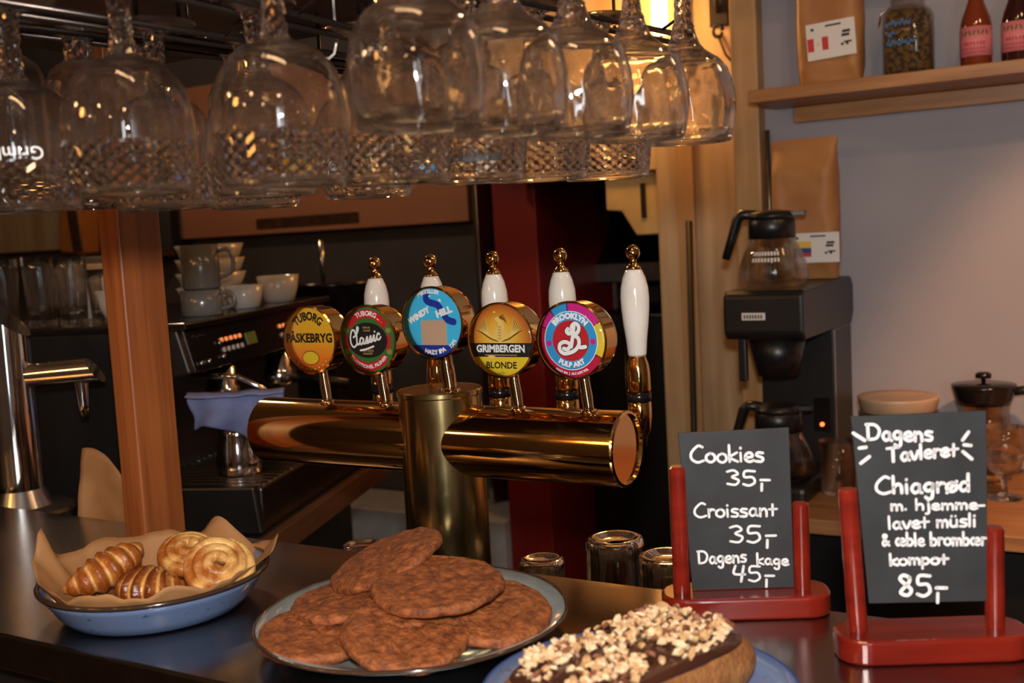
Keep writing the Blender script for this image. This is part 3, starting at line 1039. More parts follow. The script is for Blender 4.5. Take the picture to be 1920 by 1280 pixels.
for i, x in enumerate(TAPS):
    b, zc = drum(i, x)
    d = b.build('tap_badge', M['brass'], tower)
    d['label'] = BADGE_LABELS[i]
    badge_neck(i, x).build('neck', M['neck_metal'], d)
    b, mats = art(i)
    f = b.build('badge_print', mats, d)
    f.location = (x - TX, 1.096 - TY, zc - TZ)
    f.rotation_euler = (PI / 2, 0, 0)
    f['label'] = BADGE_LABELS[i]
    dm = MB().lathe([(BR - .0012, .0014)] + [(BR * .97 * q, .0016 + .0062 * (1 - q ** 4)) for q in (.97, .92, .86, .80, .72, .62, .5, .36, .2)] + [(0, .0078)], 56).build('clear_dome', clear, d)
    dm.location = f.location
    dm.rotation_euler = f.rotation_euler
    # handle on the bartenders' side of the same tap
    hx, hy = x - TX + (.006 if i == 3 else .014 if i == 4 else 0.0), 1.245 - TY
    h = MB().lathe([(0, .2655), (.0116, .2655), (.0118, .268), (.0132, .285), (.0158, .305), (.0176, .325), (.0180, .338), (.0172, .350), (.0145, .362), (.0105, .3715), (.0095, .3725), (0, .3725)], 36, 0,
                   T(hx, hy, 1.262 - .2655 - TZ)).build('tap_handle', M['porcelain'], tower)
    z0 = 1.262 + .107 - TZ
    b = MB().lathe([(0, 0), (.0100, 0), (.0095, .003), (.0062, .0055), (.0042, .009), (.0042, .0125)], 24, 0, T(hx, hy, z0))
    b.blob(.0092, .0092, .0100, 20, 12, 0, T(hx, hy, z0 + .0205))
    b.build('ball_finial', M['brass'], h)
    b = MB().lathe([(0, -.0470), (.0150, -.0470), (.0155, -.044), (.0150, -.022), (.0138, -.012), (.0110, -.004), (.0105, 0), (0, 0)], 28, 0, T(hx, hy, 1.2625 - TZ))
    b.build('ferrule', M['brass'], h)
    b = MB().lathe([(.0140, -.0580), (.0155, -.0575), (.0155, -.0475), (.0140, -.0470)], 28, 0, T(hx, hy, 1.2625 - TZ))
    b.build('black_ring', M['black_gloss'], h)
    b = MB().lathe([(0, -.115), (.007, -.115), (.008, -.105), (.013, -.095), (.0155, -.078), (.0150, -.060), (.0135, -.0575), (0, -.0575)], 28, 0, T(hx, hy, 1.2625 - TZ))
    b.tube([(hx, hy, 1.175 - TZ), (hx, hy - .06, 1.175 - TZ), (hx, RC * .7, 1.175 - TZ)], .010, 14)
    b.build('faucet_body', M['brass'], h)
# ------------------------------------------------------------------ chrome water tap at the left
ct = thing('chrome_tap_tower', 'shiny chrome dispenser column with a slanted top and side spout at the left edge', 'tap', (-1.600, 1.10, 0.93), 0)
b = MB()
RQ = .038
vs, fs = [], []
for i in range(48):
    a = 2 * PI * i / 48
    xx, yy = RQ * math.cos(a), RQ * math.sin(a)
    vs += [(xx, yy, .12), (xx, yy, .405 - 0.9 * (xx * .861 + yy * .509))]
for i in range(48):
    j = (i + 1) % 48
    fs.append((2 * i, 2 * j, 2 * j + 1, 2 * i + 1))
b.add(vs, fs, 0, True)
b.add(vs, [tuple(2 * i + 1 for i in range(48))], 0, False)
b.build('column', M['chrome'], ct)
b = MB()
for q0, q1 in zip([(0, 0), (.085, 0), (.085, .085), (.083, .087), (.080, .090), (.050, .094)], [(.085, 0), (.085, .085), (.083, .087), (.080, .090), (.050, .094), (.038, .122)]):
    b.lathe([q0, q1], 40)
b.build('base', M['steel'], ct)
u_ = Vector((.861, .509, 0))
sp_z = .305
vs, fs = [], []
for i in range(32):
    a = 2 * PI * i / 32
    q = Vector((-.509, .861, 0)) * .020 * math.cos(a) + Vector((0, 0, .020 * math.sin(a)))
    e = u_ * (.140 - 0.7 * q.z) + q + Vector((0, 0, sp_z + .004))
    vs += [tuple(u_ * .02 + q + Vector((0, 0, sp_z))), tuple(e)]
for i in range(32):
    j = (i + 1) % 32
    fs.append((2 * i, 2 * i + 1, 2 * j + 1, 2 * j))
b = MB().add(vs, fs, 0, True).add(vs, [tuple(2 * i + 1 for i in range(32))], 0, False)
b.build('spout', M['chrome'], ct)
b = MB().lathe([(0, -.058), (.007, -.058), (.0085, -.040), (.011, -.005), (.011, .0)], 20, 0, T(*(u_ * .116)) @ T(0, 0, sp_z - .012))
b.build('nozzle', M['chrome'], ct)

# brown paper sheet leaning behind the bar
def sheet(u, v):
    x = (u - .5) * .125 + .012 * (v - .5)
    z = v * (.183 + .03 * math.sin(1 + 3.4 * u) - .030 * u)
    y = .012 * math.sin(4 * u + 1.5 * v) + .02 * v * v + .003 * noise.noise((x * 40, z * 40, 0))
    return (x, y, z)


pp = tag(MB().grid(20, 20, sheet).build('paper_sheet', M['paper'], None, solid=.0007), 'torn brown paper sheet standing upright left of the wooden post', 'paper')
pp.location = (-1.315, 1.045, 0.93)
pp.rotation_euler = (0, 0, R(20))

# ------------------------------------------------------------------ upside down tumblers on the ledge behind the bar
def tumbler(name, label, r, h, group, m_=None):
    t = tag(MB().build('x', []), label, 'glass', group)
    bpy.data.objects.remove(t)
    prof = [(r, 0), (r * .985, h * .3), (r * .965, h * .60), (r * .945, h * .80), (r * .935, h * .845), (r * .960, h * .875), (r * .955, h * .95), (r * .91, h * .985), (r * .82, h), (r * .70, h * .992), (r * .55, h * .965), (r * .3, h * .955), (0, h * .955)]
    inn = [(0, h * .86), (r * .7, h * .855), (r * .86, h * .81), (r * .87, h * .6), (r * .93, h * .3), (r * .955, 0)]
    pr = (prof + inn)[::-1]
    n = len(inn)

    def rib(a, k):
        return 1 + .010 * math.cos(26 * a) if n + 9 > k >= n + 8 or 6 < k < 10 or k == 0 else 1
    o = MB().lathe(prof + inn, 78, 0, None, True, lambda a, k: 1 + (0.012 * math.cos(26 * a) if 1 <= k <= 7 else 0)).build(name, M['glass'])
    o.data.flip_normals()
    return tag(o, label, 'glass', group)


GT = 'upside down tumblers behind the bar'
for (x, y, r, h, lab) in [(-.556, 1.155, .0360, .125, 'largest upside down tumbler, standing behind the bar left of the cookies sign'),
                          (-.475, 1.120, .0340, .122, 'upside down tumbler half hidden behind the left leg of the cookies sign'),
                          (-.655, 1.150, .0290, .090, 'low upside down glass behind the right rim of the cookie plate'),
                          (-.912, 1.120, .0280, .092, 'low upside down glass standing alone left of the brass tower column')]:
    o = tumbler('tumbler', lab, r, h, GT)
    o.location = (x, y, 0.93)

# ------------------------------------------------------------------ blue bowl with pastries
BX, BY = -0.907, 0.770
bowl = thing('oval_bowl', 'shallow speckled blue stoneware bowl lined with baking paper at the left', 'bowl', (BX, BY, 1.05))
MB().lathe([(0, 0), (.085, 0), (.092, .003), (.100, .012), (.110, .028), (.1165, .0375), (.1125, .0375), (.105, .026), (.096, .013), (.086, .007), (0, .006)], 72).build('body', M['blue_glaze'], bowl)
MB().lathe([(.1125, .0365), (.1172, .0355), (.1180, .0385), (.1160, .0402), (.1130, .0395)], 72, closed=True).build('rim', M['rim_brown'], bowl)

CAMR = math.atan2(.509, .861)      # direction of the picture's right


def liner(u, v):
    a = 2 * PI * u
    r_ = v * .132
    aa = (a - CAMR + PI) % (2 * PI) - PI          # 0 = to the right, pi/2 = away, -pi/2 = to the viewer

    def bump(c, w_, h_):
        d = (aa - c + PI) % (2 * PI) - PI
        return h_ * math.exp(-(d / w_) ** 2)
    rise = .006 + bump(PI, .42, .014) + bump(PI - .1, .07, .026) + bump(1.15, .24, .024) + bump(.30, .20, .012) + bump(2.2, .5, .012) + bump(-1.4, .5, .002) + .003 * math.sin(9 * a)
    ext = .112 + bump(PI, .3, .012) + bump(.35, .28, .018) + bump(1.05, .26, -.006) - bump(-1.5, .7, .006) - bump(2.2, .4, .004)
    rr = v * ext
    fl = .082
    if rr < fl:
        z = .0095
    else:
        k = (rr - fl) / (ext - fl)
        z = .0095 + (.030 + rise) * k ** 1.15
    z += .0085 * v * abs(noise.noise((rr * 28 * math.cos(a), rr * 28 * math.sin(a), 8.0))) - .0022 * v
    z += .0022 * noise.noise((rr * 60 * math.cos(a), rr * 60 * math.sin(a), 3.0)) * min(1, v * 1.4)
    return (rr * math.cos(a), rr * math.sin(a), z)


ln = tag(MB().grid(120, 28, liner, wrap=True).build('baking_paper', M['paper'], None, solid=.0006), 'crumpled brown baking paper lining the blue bowl under the pastries', 'paper')
ln.location = (BX, BY, 1.05)


def croissant(name, label, loc, rz, tilt, L, rad, bend, m_, group, seed):
    def ax(t):
        a = (t - .5) * 2 * bend
        rr = L / (2 * bend)
        return Vector((rr * math.sin(a), rr * (1 - math.cos(a)), 0))
    b = MB()

    def fn(u, v):
        t = v
        p = ax(t)
        d = (ax(min(t + .01, 1)) - ax(max(t - .01, 0))).normalized()
        n_ = Vector((-d.y, d.x, 0))
        s = math.sin(PI * min(max(t, .03), .97)) ** .62
        seg_ = (t * 7.0) % 1.0
        rg = rad * s * (0.80 + .26 * (1 - abs(2 * seg_ - 1)) ** .7 + .04 * noise.noise((p.x * 70 + seed, u * 5, 1)))
        a = 2 * PI * u + (t - .5) * 1.2
        q = p + n_ * rg * math.cos(a) + Vector((0, 0, 1)) * rg * .86 * math.sin(a)
        return (q.x, q.y, q.z + rad * .8)
    b.grid(28, 70, fn, wrap=True)
    o = tag(b.build(name, m_), label, 'pastry', group)
    o.location = loc
    o.rotation_euler = (tilt[0], tilt[1], rz)
    return o


def swirl(name, label, loc, rot, turns, r0, group):
    b = MB()
    path, rad = [], []
    n = 110
    for i in range(n):
        t = i / (n - 1)
        a = 2 * PI * turns * t
        rr = .004 + r0 * t ** .9
        path.append((rr * math.cos(a), rr * math.sin(a), .013 * (1 - t ** 1.5)))
        rad.append((.0064 + .0005 * math.sin(2.3 * a)) * (1 if t < .93 else 1 - (t - .93) * 9))
    b.tube(path, rad, 14, flat=(1, 1, 1.15))
    b.blob(r0 * .8, r0 * .8, .007, 24, 10, 0, T(0, 0, -.004))
    o = tag(b.build(name, M['swirl']), label, 'pastry', group)
    o.location = loc
    o.rotation_euler = rot
    return o


GP = 'pastries in the blue bowl'
croissant('croissant', 'golden croissant at the left of the blue bowl, its near half pale', (-.958, .758, 1.072), CAMR + .80, (0, -.30), .096, .0235, .55, M['pastry'], GP, 0.0)
croissant('croissant', 'dark glossy croissant at the front of the blue bowl', (-.874, .732, 1.066), CAMR - .25, (.1, 0), .074, .0255, .75, M['pastry_dark'], GP, 5.0)
swirl('pastry_swirl', 'pale coiled pastry at the back of the blue bowl against the wooden post', (-.898, .810, 1.094), (.35, .1, .75), 3.3, .0305, GP)
swirl('pastry_swirl', 'big coiled pastry at the right of the blue bowl, its spiral facing the viewer', (-.832, .786, 1.095), (.80, .05, .85), 3.2, .0305, GP)

# ------------------------------------------------------------------ plate of cookies
PX, PY = -0.603, 0.806
plate = thing('serving_plate', 'large grey-green stoneware plate with a brown rim in the middle of the bar', 'plate', (PX, PY, 1.05))
MB().lathe([(0, 0), (.088, 0), (.098, .003), (.125, .012), (.146, .0215), (.1440, .0235), (.122, .0155), (.098, .0075), (.085, .006), (0, .006)], 80,
           rib=lambda a, k: 1 + .006 * math.sin(3 * a + .5) + .003 * math.sin(7 * a)).build('body', M['plate_glaze'], plate)
MB().lathe([(.1435, .0228), (.1458, .0212), (.1471, .0222), (.1464, .0240), (.1440, .0244)], 80, closed=True,
           rib=lambda a, k: 1 + .006 * math.sin(3 * a + .5) + .003 * math.sin(7 * a)).build('rim', M['rim_brown'], plate)


def cookie(label, loc, rot, r, seed, th=.0105):
    b = MB()

    def fn(u, v):
        a = 2 * PI * u
        e = Vector((math.cos(a), math.sin(a), 0))
        rr = r * (1 + .045 * noise.noise(e * 1.6 + Vector((seed, 0, 0))) + .02 * noise.noise(e * 6 + Vector((seed, 9, 0))))
        # v 0..1 : bottom centre -> edge -> top centre
        if v < .35:
            k = v / .35
            p = e * rr * .96 * k + Vector((0, 0, -th * .5))
        elif v < .6:
            k = (v - .35) / .25
            an = -PI / 2 + PI * k
            p = e * (rr * .96 + th * .5 * math.cos(an)) + Vector((0, 0, th * .5 * math.sin(an)))
        else:
            k = 1 - (v - .6) / .4
            p = e * rr * .96 * k + Vector((0, 0, th * .5 + .0025 * (1 - k * k)))
        nz = noise.fractal(Vector((p.x * 55 + seed, p.y * 55, p.z * 30)), 1.0, 2.0, 4)
        cr = abs(noise.noise(Vector((p.x * 48 + seed * 3, p.y * 48, 0))))
        p.z += .0016 * nz - (.0018 * max(0, .10 - cr) / .10 if v > .6 else 0) + .0055 * noise.noise(Vector((p.x * 11 + seed, p.y * 11, 5)))
        return p
    b.grid(72, 54, fn, wrap=True)
    o = tag(b.build('cookie', M['cookie']), label, 'cookie', 'cinnamon cookies on the grey-green plate')
    o.location = loc
    o.rotation_euler = rot
    return o


def lean(angle, direction, spin=0.0):
    """tilt by angle about the horizontal axis so that the top face turns to direction (world heading)"""
    ax = Vector((-math.sin(direction), math.cos(direction), 0))
    return (Matrix.Rotation(angle, 3, ax) @ Matrix.Rotation(spin, 3, 'Z')).to_euler()


TOCAM = math.atan2(-.64, .77)
cookie('brown cookie at the front of the plate, leaning towards the viewer', (-.560, .738, 1.0815), lean(.27, TOCAM), .0535, 1.0)
cookie('brown cookie lying flat at the lower left of the plate', (-.649, .725, 1.0725), lean(.10, TOCAM), .050, 2.3)
cookie('brown cookie on top of the pile, nearest the brass column', (-.562, .794, 1.1060), lean(.10, TOCAM - .3), .0575, 3.7)
cookie('upper brown cookie at the back left, tilted up behind the top one', (-.650, .834, 1.1090), lean(.34, -2.35), .056, 4.1)
cookie('brown cookie sticking out at the left under the tilted one', (-.658, .783, 1.0840), lean(.03, -2.4), .054, 5.9)
cookie('brown cookie at the right of the plate under the top one', (-.520, .812, 1.0820), lean(.20, TOCAM + .3), .0545, 6.5)

# ------------------------------------------------------------------ loaf cake with chopped nuts
cp = thing('cake_plate', 'blue stoneware plate under the nut loaf cake at the bottom of the photo', 'plate', (-.340, .735, 1.05))
MB().lathe([(0, 0), (.075, 0), (.082, .003), (.104, .011), (.1215, .0200), (.1195, .0220), (.102, .014), (.082, .0075), (.07, .006), (0, .006)], 72).build('body', M['blue_glaze'], cp)
MB().lathe([(.1190, .0208), (.1212, .0196), (.1224, .0206), (.1212, .0224), (.1195, .0226)], 72, closed=True).build('rim', M['blue_ink'], cp)
CANG = R(-20)
cake = thing('loaf_cake', 'loaf cake with chocolate glaze and chopped nuts on the blue plate', 'cake', (-.340, .722, 1.0572), CANG)
CL, CW, CH = .097, .049, .037


def loaf(u, v):
    a = 2 * PI * u
    ca, sa = math.cos(a), math.sin(a)
    e = .42
    sx = math.copysign(abs(ca) ** e, ca)
    sy = math.copysign(abs(sa) ** e, sa)
    if v < .3:
        k, z, w_ = v / .3, 0, .90
    elif v < .7:
        k, z = 1, (v - .3) / .4 * CH
        w_ = .90 + .17 * math.sin(PI * .75 * (v - .3) / .4)
    else:
        t = (v - .7) / .3
        k = math.cos(t * PI / 2) ** .8 if t < 1 else 0
        z = CH + .013 * math.sin(t * PI / 2)
        w_ = 1.02
    p = Vector((CW * sx * k * w_, CL * sy * k * w_, z))
    nz = noise.noise(p * 40)
    return (p.x * (1 + .03 * nz), p.y * (1 + .02 * nz), p.z + .0015 * noise.noise(p * 60))


MB().grid(96, 40, loaf, wrap=True).build('loaf', M['cake'], cake)


def glaze(u, v):
    a = 2 * PI * u
    ca, sa = math.cos(a), math.sin(a)
    e = .42
    sx = math.copysign(abs(ca) ** e, ca)
    sy = math.copysign(abs(sa) ** e, sa)
    drip = .007 + .006 * noise.noise((math.cos(a) * 2.5, math.sin(a) * 2.5, 4)) + .004 * math.sin(7 * a)
    if v < .35:
        t = v / .35
        k, z = .955, CH + .004 - drip * (1 - t)
    else:
        t = (v - .35) / .65
        k = .965 * math.cos(t * PI / 2) ** .8 if t < 1 else 0
        z = CH + .004 + .0150 * math.sin(t * PI / 2)
    p = Vector((CW * sx * k * 1.02, CL * sy * k * 1.0, z))
    return (p.x, p.y, p.z + .0012 * noise.noise(p * 55))


MB().grid(110, 24, glaze, wrap=True).build('chocolate_glaze', M['chocolate'], cake)
b = MB()
rn = random.Random(11)
for i in range(620):
    rr = math.sqrt(rn.random()) * .90
    a = 2 * PI * rn.random()
    ca, sa = math.cos(a), math.sin(a)
    e = .5
    x = CW * math.copysign(abs(ca) ** e, ca) * rr
    y = CL * math.copysign(abs(sa) ** e, sa) * rr
    q = max(abs(x / CW), abs(y / CL))
    z = CH + .0045 + .0150 * math.sqrt(max(0, 1 - q ** 2.2)) + rn.random() * .0055
    s = rn.uniform(.0016, .0048)
    X = T(x, y, z) @ RZ(rn.random() * 6.28) @ RX(rn.uniform(-.9, .9)) @ RY(rn.uniform(-.9, .9))
    pts = []
    n = rn.choice((4, 5, 6))
    for k in range(n):
        t = 2 * PI * k / n
        q_ = rn.uniform(.6, 1.15)
        pts.append((s * 1.35 * q_ * math.cos(t), s * .9 * q_ * math.sin(t)))
    h = rn.uniform(.0007, .0017)
    vs = [(px, py, -h) for px, py in pts] + [(px * .75 + rn.uniform(-.0004, .0004), py * .75, h) for px, py in pts]
    fs = [tuple(range(n - 1, -1, -1)), tuple(range(n, 2 * n))] + [(k, (k + 1) % n, n + (k + 1) % n, n + k) for k in range(n)]
    b.add(vs, fs, rn.choice((0, 0, 0, 1, 1, 2)), False, X)
nuts = b.build('chopped_nuts', [M['nut'], M['nut_tan'], M['nut_skin']], cake)
nuts['kind'] = 'stuff'

# ------------------------------------------------------------------ menu signs
GL = {  # pen strokes, baseline 0, x-height 6, cap 10: (advance, strokes)
    'C': (7.6, [[(6.8, 9.2), (4.6, 10), (1.2, 6.2), (0.9, 2.4), (3.6, .2), (7.0, 1.2)]]),
    'D': (8.0, [[(1.2, 9.4), (1.0, .4)], [(0.4, 9.6), (5, 9.4), (7.2, 6), (5.4, 1.4), (1.0, .3)]]),
    'T': (7.4, [[(.2, 9.2), (7.0, 9.4)], [(3.6, 9.3), (3.4, .2)]]),
    'o': (5.8, [[(3, 5.4), (1, 4), (.9, 1.4), (3, .1), (5, 1.6), (4.8, 4.4), (3, 5.4)]]),
    'k': (5.4, [[(1, 10), (.9, .2)], [(4.8, 5.6), (1.2, 2.8), (5, .2)]]),
    'i': (2.6, [[(1.2, 5.4), (1.2, .3)], [(1.3, 8), (1.35, 8.3)]]),
    'e': (5.4, [[(1.0, 2.6), (4.4, 3.2), (3.6, 5.4), (1.4, 4.6), (.9, 1.6), (2.8, .1), (5, .9)]]),
    's': (5.0, [[(4.4, 5.4), (2, 5.6), (1.2, 4.0), (4.2, 2.4), (3.6, .4), (.8, .5)]]),
    'r': (4.4, [[(1, 5.6), (1, .2)], [(1, 3.4), (2.4, 5.4), (4.0, 5.2)]]),
    'a': (5.8, [[(4.4, 5.0), (2.4, 5.4), (.9, 2.8), (2.2, .3), (4.2, 1.8), (4.4, 5.0), (4.5, 1.2), (5.4, .3)]]),
    'n': (5.6, [[(1, 5.6), (1, .2)], [(1, 3.6), (3, 5.5), (4.4, 4), (4.5, .2)]]),
    't': (5.0, [[(2.4, 8), (2.3, .4)], [(.4, 4.6), (4.8, 4.8)]]),
    'g': (5.8, [[(4.5, 5.0), (2.4, 5.4), (.9, 3.2), (2.2, 1), (4.4, 2.4), (4.6, 5.2), (4.2, -2.4), (2.4, -3.6), (1.2, -2.6)]]),
    'v': (5.2, [[(.6, 5.4), (2.6, .2), (4.8, 5.6)]]),
    'l': (2.6, [[(1.2, 9.8), (1.1, .3)]]),
    'h': (5.6, [[(1, 10), (.9, .2)], [(1, 3.4), (3, 5.4), (4.4, 4), (4.5, .2)]]),
    'd': (5.8, [[(4.4, 4.8), (2.4, 5.4), (.9, 2.8), (2.2, .3), (4.4, 2.0)], [(4.6, 10), (4.6, .2)]]),
    'm': (7.6, [[(1, 5.6), (1, .2)], [(1, 3.6), (2.6, 5.4), (3.8, 4), (3.8, .2)], [(3.8, 3.6), (5.4, 5.4), (6.6, 4), (6.7, .2)]]),
    'j': (3.2, [[(2, 5.4), (2, -2.4), (.4, -3.4)], [(2, 8), (2.05, 8.3)]]),
    'u': (5.6, [[(1, 5.4), (1, 1.6), (2.6, .2), (4.4, 1.8)], [(4.5, 5.4), (4.5, .2)]]),
    'ü': (5.6, [[(1, 5.4), (1, 1.6), (2.6, .2), (4.4, 1.8)], [(4.5, 5.4), (4.5, .2)], [(1.6, 8), (1.65, 8.3)], [(3.8, 8), (3.85, 8.3)]]),
    'b': (5.6, [[(1, 10), (.9, .2)], [(1, 3.6), (3.2, 5.4), (4.8, 3), (3.4, .3), (1, .8)]]),
    'p': (5.6, [[(1, 5.6), (.9, -3.6)], [(1, 3.8), (3.2, 5.4), (4.8, 3), (3.4, .3), (1, .8)]]),
    'ø': (5.8, [[(3, 5.4), (1, 4), (.9, 1.4), (3, .1), (5, 1.6), (4.8, 4.4), (3, 5.4)], [(.8, -.4), (5.2, 5.9)]]),
    'æ': (8.0, [[(3.8, 5.0), (2.0, 5.4), (.9, 2.8), (2.0, .3), (3.8, 2.0), (3.9, 4.8)], [(3.9, 2.6), (6.8, 3.2), (6.0, 5.4), (4.2, 4.6), (4.0, 1.4), (5.6, .1), (7.4, .9)]]),
    'å': (5.8, [[(4.4, 5.0), (2.4, 5.4), (.9, 2.8), (2.2, .3), (4.2, 1.8), (4.4, 5.0), (4.5, 1.2), (5.4, .3)], [(2.6, 7), (2.2, 7.8), (3.2, 8.0), (2.6, 7)]]),
    '&': (6.4, [[(5.6, .4), (2.0, 6.6), (2.6, 8.6), (4.2, 7.4), (1.2, 2.4), (2.4, .2), (5.4, 3.2)]]),
    '-': (4.0, [[(.4, 3.4), (3.4, 3.5)]]),
    '.': (2.6, [[(1.0, .4), (1.1, .6)]]),
    '3': (6.4, [[(.8, 8.8), (3.4, 9.8), (5, 7.6), (2.6, 5.4), (5.2, 3.4), (3.8, .4), (.6, .8)]]),
    '5': (6.4, [[(5.4, 9.6), (1.6, 9.4), (1.2, 5.6), (4.4, 5.6), (5.2, 2.4), (3.0, .1), (.6, .8)]]),
    '4': (6.4, [[(1.6, 9.4), (.8, 4.4), (5.4, 4.2)], [(5.0, 9.4), (3.6, -.4)]]),
    '8': (6.4, [[(4.6, 8.6), (2.4, 9.6), (1.2, 7.4), (4.8, 3.2), (3.4, .3), (1.0, 1.6), (4.0, 6.0), (4.6, 8.6)]]),
    ',': (5.0, [[(1.6, 1.8), (1.4, -2.6)], [(1.2, 4.3), (4.8, 4.5)]]),
    ' ': (3.6, []),
}


def chalk_text(mb, s, x0, x1, y0, y1, size, mapf, wd, z):
    """writes s from x0 to x1, baseline y0 to y1 (board fractions), size = cap height"""
    total = sum(GL[c][0] for c in s)
    k = 0.0
    rn = random.Random(s)
    for c in s:
        adv, st = GL[c]
        jy = rn.uniform(-.25, .25)
        for line in st:
            pts = []
            for (px, py) in line:
                f = (k + px) / total
                bx = x0 + (x1 - x0) * f
                by = (y0 + (y1 - y0) * f) - (py + jy) / 10 * size
                pts.append(mapf(bx, by))
            ribbon(mb, pts, wd * rn.uniform(.92, 1.1), z, 0)
        k += adv


def menu_sign(label, loc, rz, hl, hr, lpost, quad, lift, lines, rays, wd, bl, side):
    """stand with a long left and a short right post; quad = board corners (x, z) TL TR BR BL in the stand's own frame"""
    t = thing('menu_sign', label, 'sign', loc, rz)
    n = 10
    hw, hd, cr = .079, .0275, .0235
    outl = []
    for cx, cy, a0 in ((hw - cr, hd - cr, 0), (-hw + cr, hd - cr, PI / 2), (-hw + cr, -hd + cr, PI), (hw - cr, -hd + cr, 3 * PI / 2)):
        for i in range(n + 1):
            a = a0 + PI / 2 * i / n
            outl.append((cx + cr * math.cos(a), cy + cr * math.sin(a)))
    MB().prism(outl, 0, .0215).build('base', M['red_wood'], t, bevel=.003, bseg=3)
    for x, h, tilt in ((-.0605 + lpost[0], hl, lpost[1]), (.0545, hr, 0.0)):
        b = MB()
        pr = cyl(.0082, -.002, h, .0018)
        for q0, q1 in zip(pr, pr[1:]):
            b.lathe([q0, q1], 24, 0, T(x, .002, .0215) @ RY(tilt))
        b.build('post', M['red_wood'], t)
    bo = MB()
    y0 = -.0005
    d = .0032
    (ax, az), (bx, bz), (cx, cz), (dx, dz) = quad
    ly = [lift * (az - dz), lift * (bz - cz), 0, 0]
    vs = [(dx, y0, dz), (cx, y0, cz), (bx, y0 + ly[1], bz), (ax, y0 + ly[0], az)]
    vs2 = [(x, y + d, z) for x, y, z in vs]
    bo.add(vs + vs2, [(0, 1, 2, 3), (7, 6, 5, 4), (0, 4, 5, 1), (1, 5, 6, 2), (2, 6, 7, 3), (3, 7, 4, 0)], 0, False)
    board = bo.build('chalkboard', M['slate'], t, bevel=.0005)

    def mapf(u, v):
        tx, tz = ax + (bx - ax) * u, az + (bz - az) * u
        qx, qz = dx + (cx - dx) * u, dz + (cz - dz) * u
        return (tx + (qx - tx) * v, tz + (qz - tz) * v)
    ch = MB()
    for (s, x0_, x1_, ya, yb, size, wf) in lines:
        chalk_text(ch, s, x0_, x1_, ya, yb, size, mapf, wd * wf, 0)
    for (p, q) in rays:
        ribbon(ch, [mapf(*p), mapf(*q)], wd * 1.15, 0, 0, False, False)
    # lay the strokes on the board's face
    out = []
    for k_, (x, z, _) in enumerate(ch.v):
        out.append((x, y0 - .00035 + lift * (z - dz), z))
    ch.v = out
    c = ch.build('chalk_writing', M['chalk'], board)
    c['label'] = 'white handwritten lettering'
    return t


SR = R(26.6)
menu_sign('smaller chalkboard menu on a red wooden stand, listing Cookies, Croissant and Dagens kage', (-.337, .980, 1.05), SR, .1215, .0820, (.0010, .005),
          [(-.0575, .1755), (.0455, .1765), (.0465, .0220), (-.0495, .0220)], -.02,
          [('Cookies', .085, .765, .185, .205, .105, 1), ('35,', .40, .81, .335, .36, .095, 1), ('Croissant', .075, .865, .535, .545, .09, .92), ('35,', .39, .845, .70, .715, .108, 1),
           ('Dagens', .075, .55, .83, .83, .082, .9), ('kage', .64, .955, .845, .86, .07, .85), ('45,', .40, .81, .945, .965, .10, .95)], [], .0025, 0, 0)
menu_sign('larger tilted chalkboard menu on a red wooden stand, headed Dagens and priced 85', (-.163, .940, 1.05), SR + .012, .1220, .0845, (.0015, -.050),
          [(-.0620, .2050), (.0475, .2050), (.0480, .0430), (-.0500, .0445)], -.02,
          [('Dagens', .10, .60, .125, .145, .085, 1.05), ('Tavleret', .245, .785, .245, .225, .078, 1), ('Chiagrød', .13, .875, .412, .415, .09, 1.05), ('m. hjemme-', .235, .985, .50, .51, .058, .85),
           ('lavet müsli', .205, .915, .60, .60, .07, .85), ('& æble brombær', .145, .995, .69, .70, .07, .85), ('kompot', .195, .68, .795, .795, .062, .9), ('85,', .25, .66, .955, .975, .115, 1.15)],
          [((.005, .085), (.085, .125)), ((.04, .165), (.09, .162)), ((.04, .245), (.11, .212)), ((.82, .145), (.865, .105)), ((.83, .17), (.88, .175)), ((.82, .205), (.885, .245))], .0026, 0, 0)
# ------------------------------------------------------------------ espresso machine on its side counter
MAX = math.atan2(.941, -.339)          # the machine's front runs away from the bar at a slant
sc = thing('side_counter', 'dark side counter with a wooden edge under the espresso machine', 'counter', (-1.453, 1.348, 0), MAX)
MB().box(-.04, 1.12, -.115, .62, .885, .92).build('worktop', M['black'], sc, bevel=.003)
MB().box(-.04, 1.12, -.135, -.1155, .875, .92).build('wooden_edge', M['edge_wood'], sc, bevel=.002)
MB().box(-.02, 1.10, .12, .60, 0, .885).build('cabinet', M['black'], sc)
em = thing('espresso_machine', 'black two-group espresso machine with cups and glasses on its top', 'coffee machine', (-1.453, 1.348, .9205), MAX)
TOPZ = 1.298 - .92
b = MB()
b.prism([(.005, 0), (.50, 0), (.50, TOPZ - .012), (.02, TOPZ - .012), (.0, TOPZ - .09), (.14, TOPZ - .12), (.14, .085), (-.10, .085), (-.11, .0)], 0, .022, 0, Matrix(((0, 0, 1, 0), (1, 0, 0, 0), (0, 1, 0, 0), (0, 0, 0, 1))))
b.build('side_panel', M['black'], em, bevel=.004)
b = MB()
b.prism([(.005, 0), (.50, 0), (.50, TOPZ - .012), (.02, TOPZ - .012), (.0, TOPZ - .09), (.14, TOPZ - .12), (.14, .085), (-.10, .085), (-.11, .0)], .700, .722, 0, Matrix(((0, 0, 1, 0), (1, 0, 0, 0), (0, 1, 0, 0), (0, 0, 0, 1))))
b.build('side_panel', M['black'], em, bevel=.004)
MB().box(.022, .70, .145, .49, .0, TOPZ - .02).build('body', M['black'], em)
b = MB().box(-.005, .727, .0, .505, TOPZ - .014, TOPZ)
b.build('cup_tray', M['black_gloss'], em, bevel=.004)
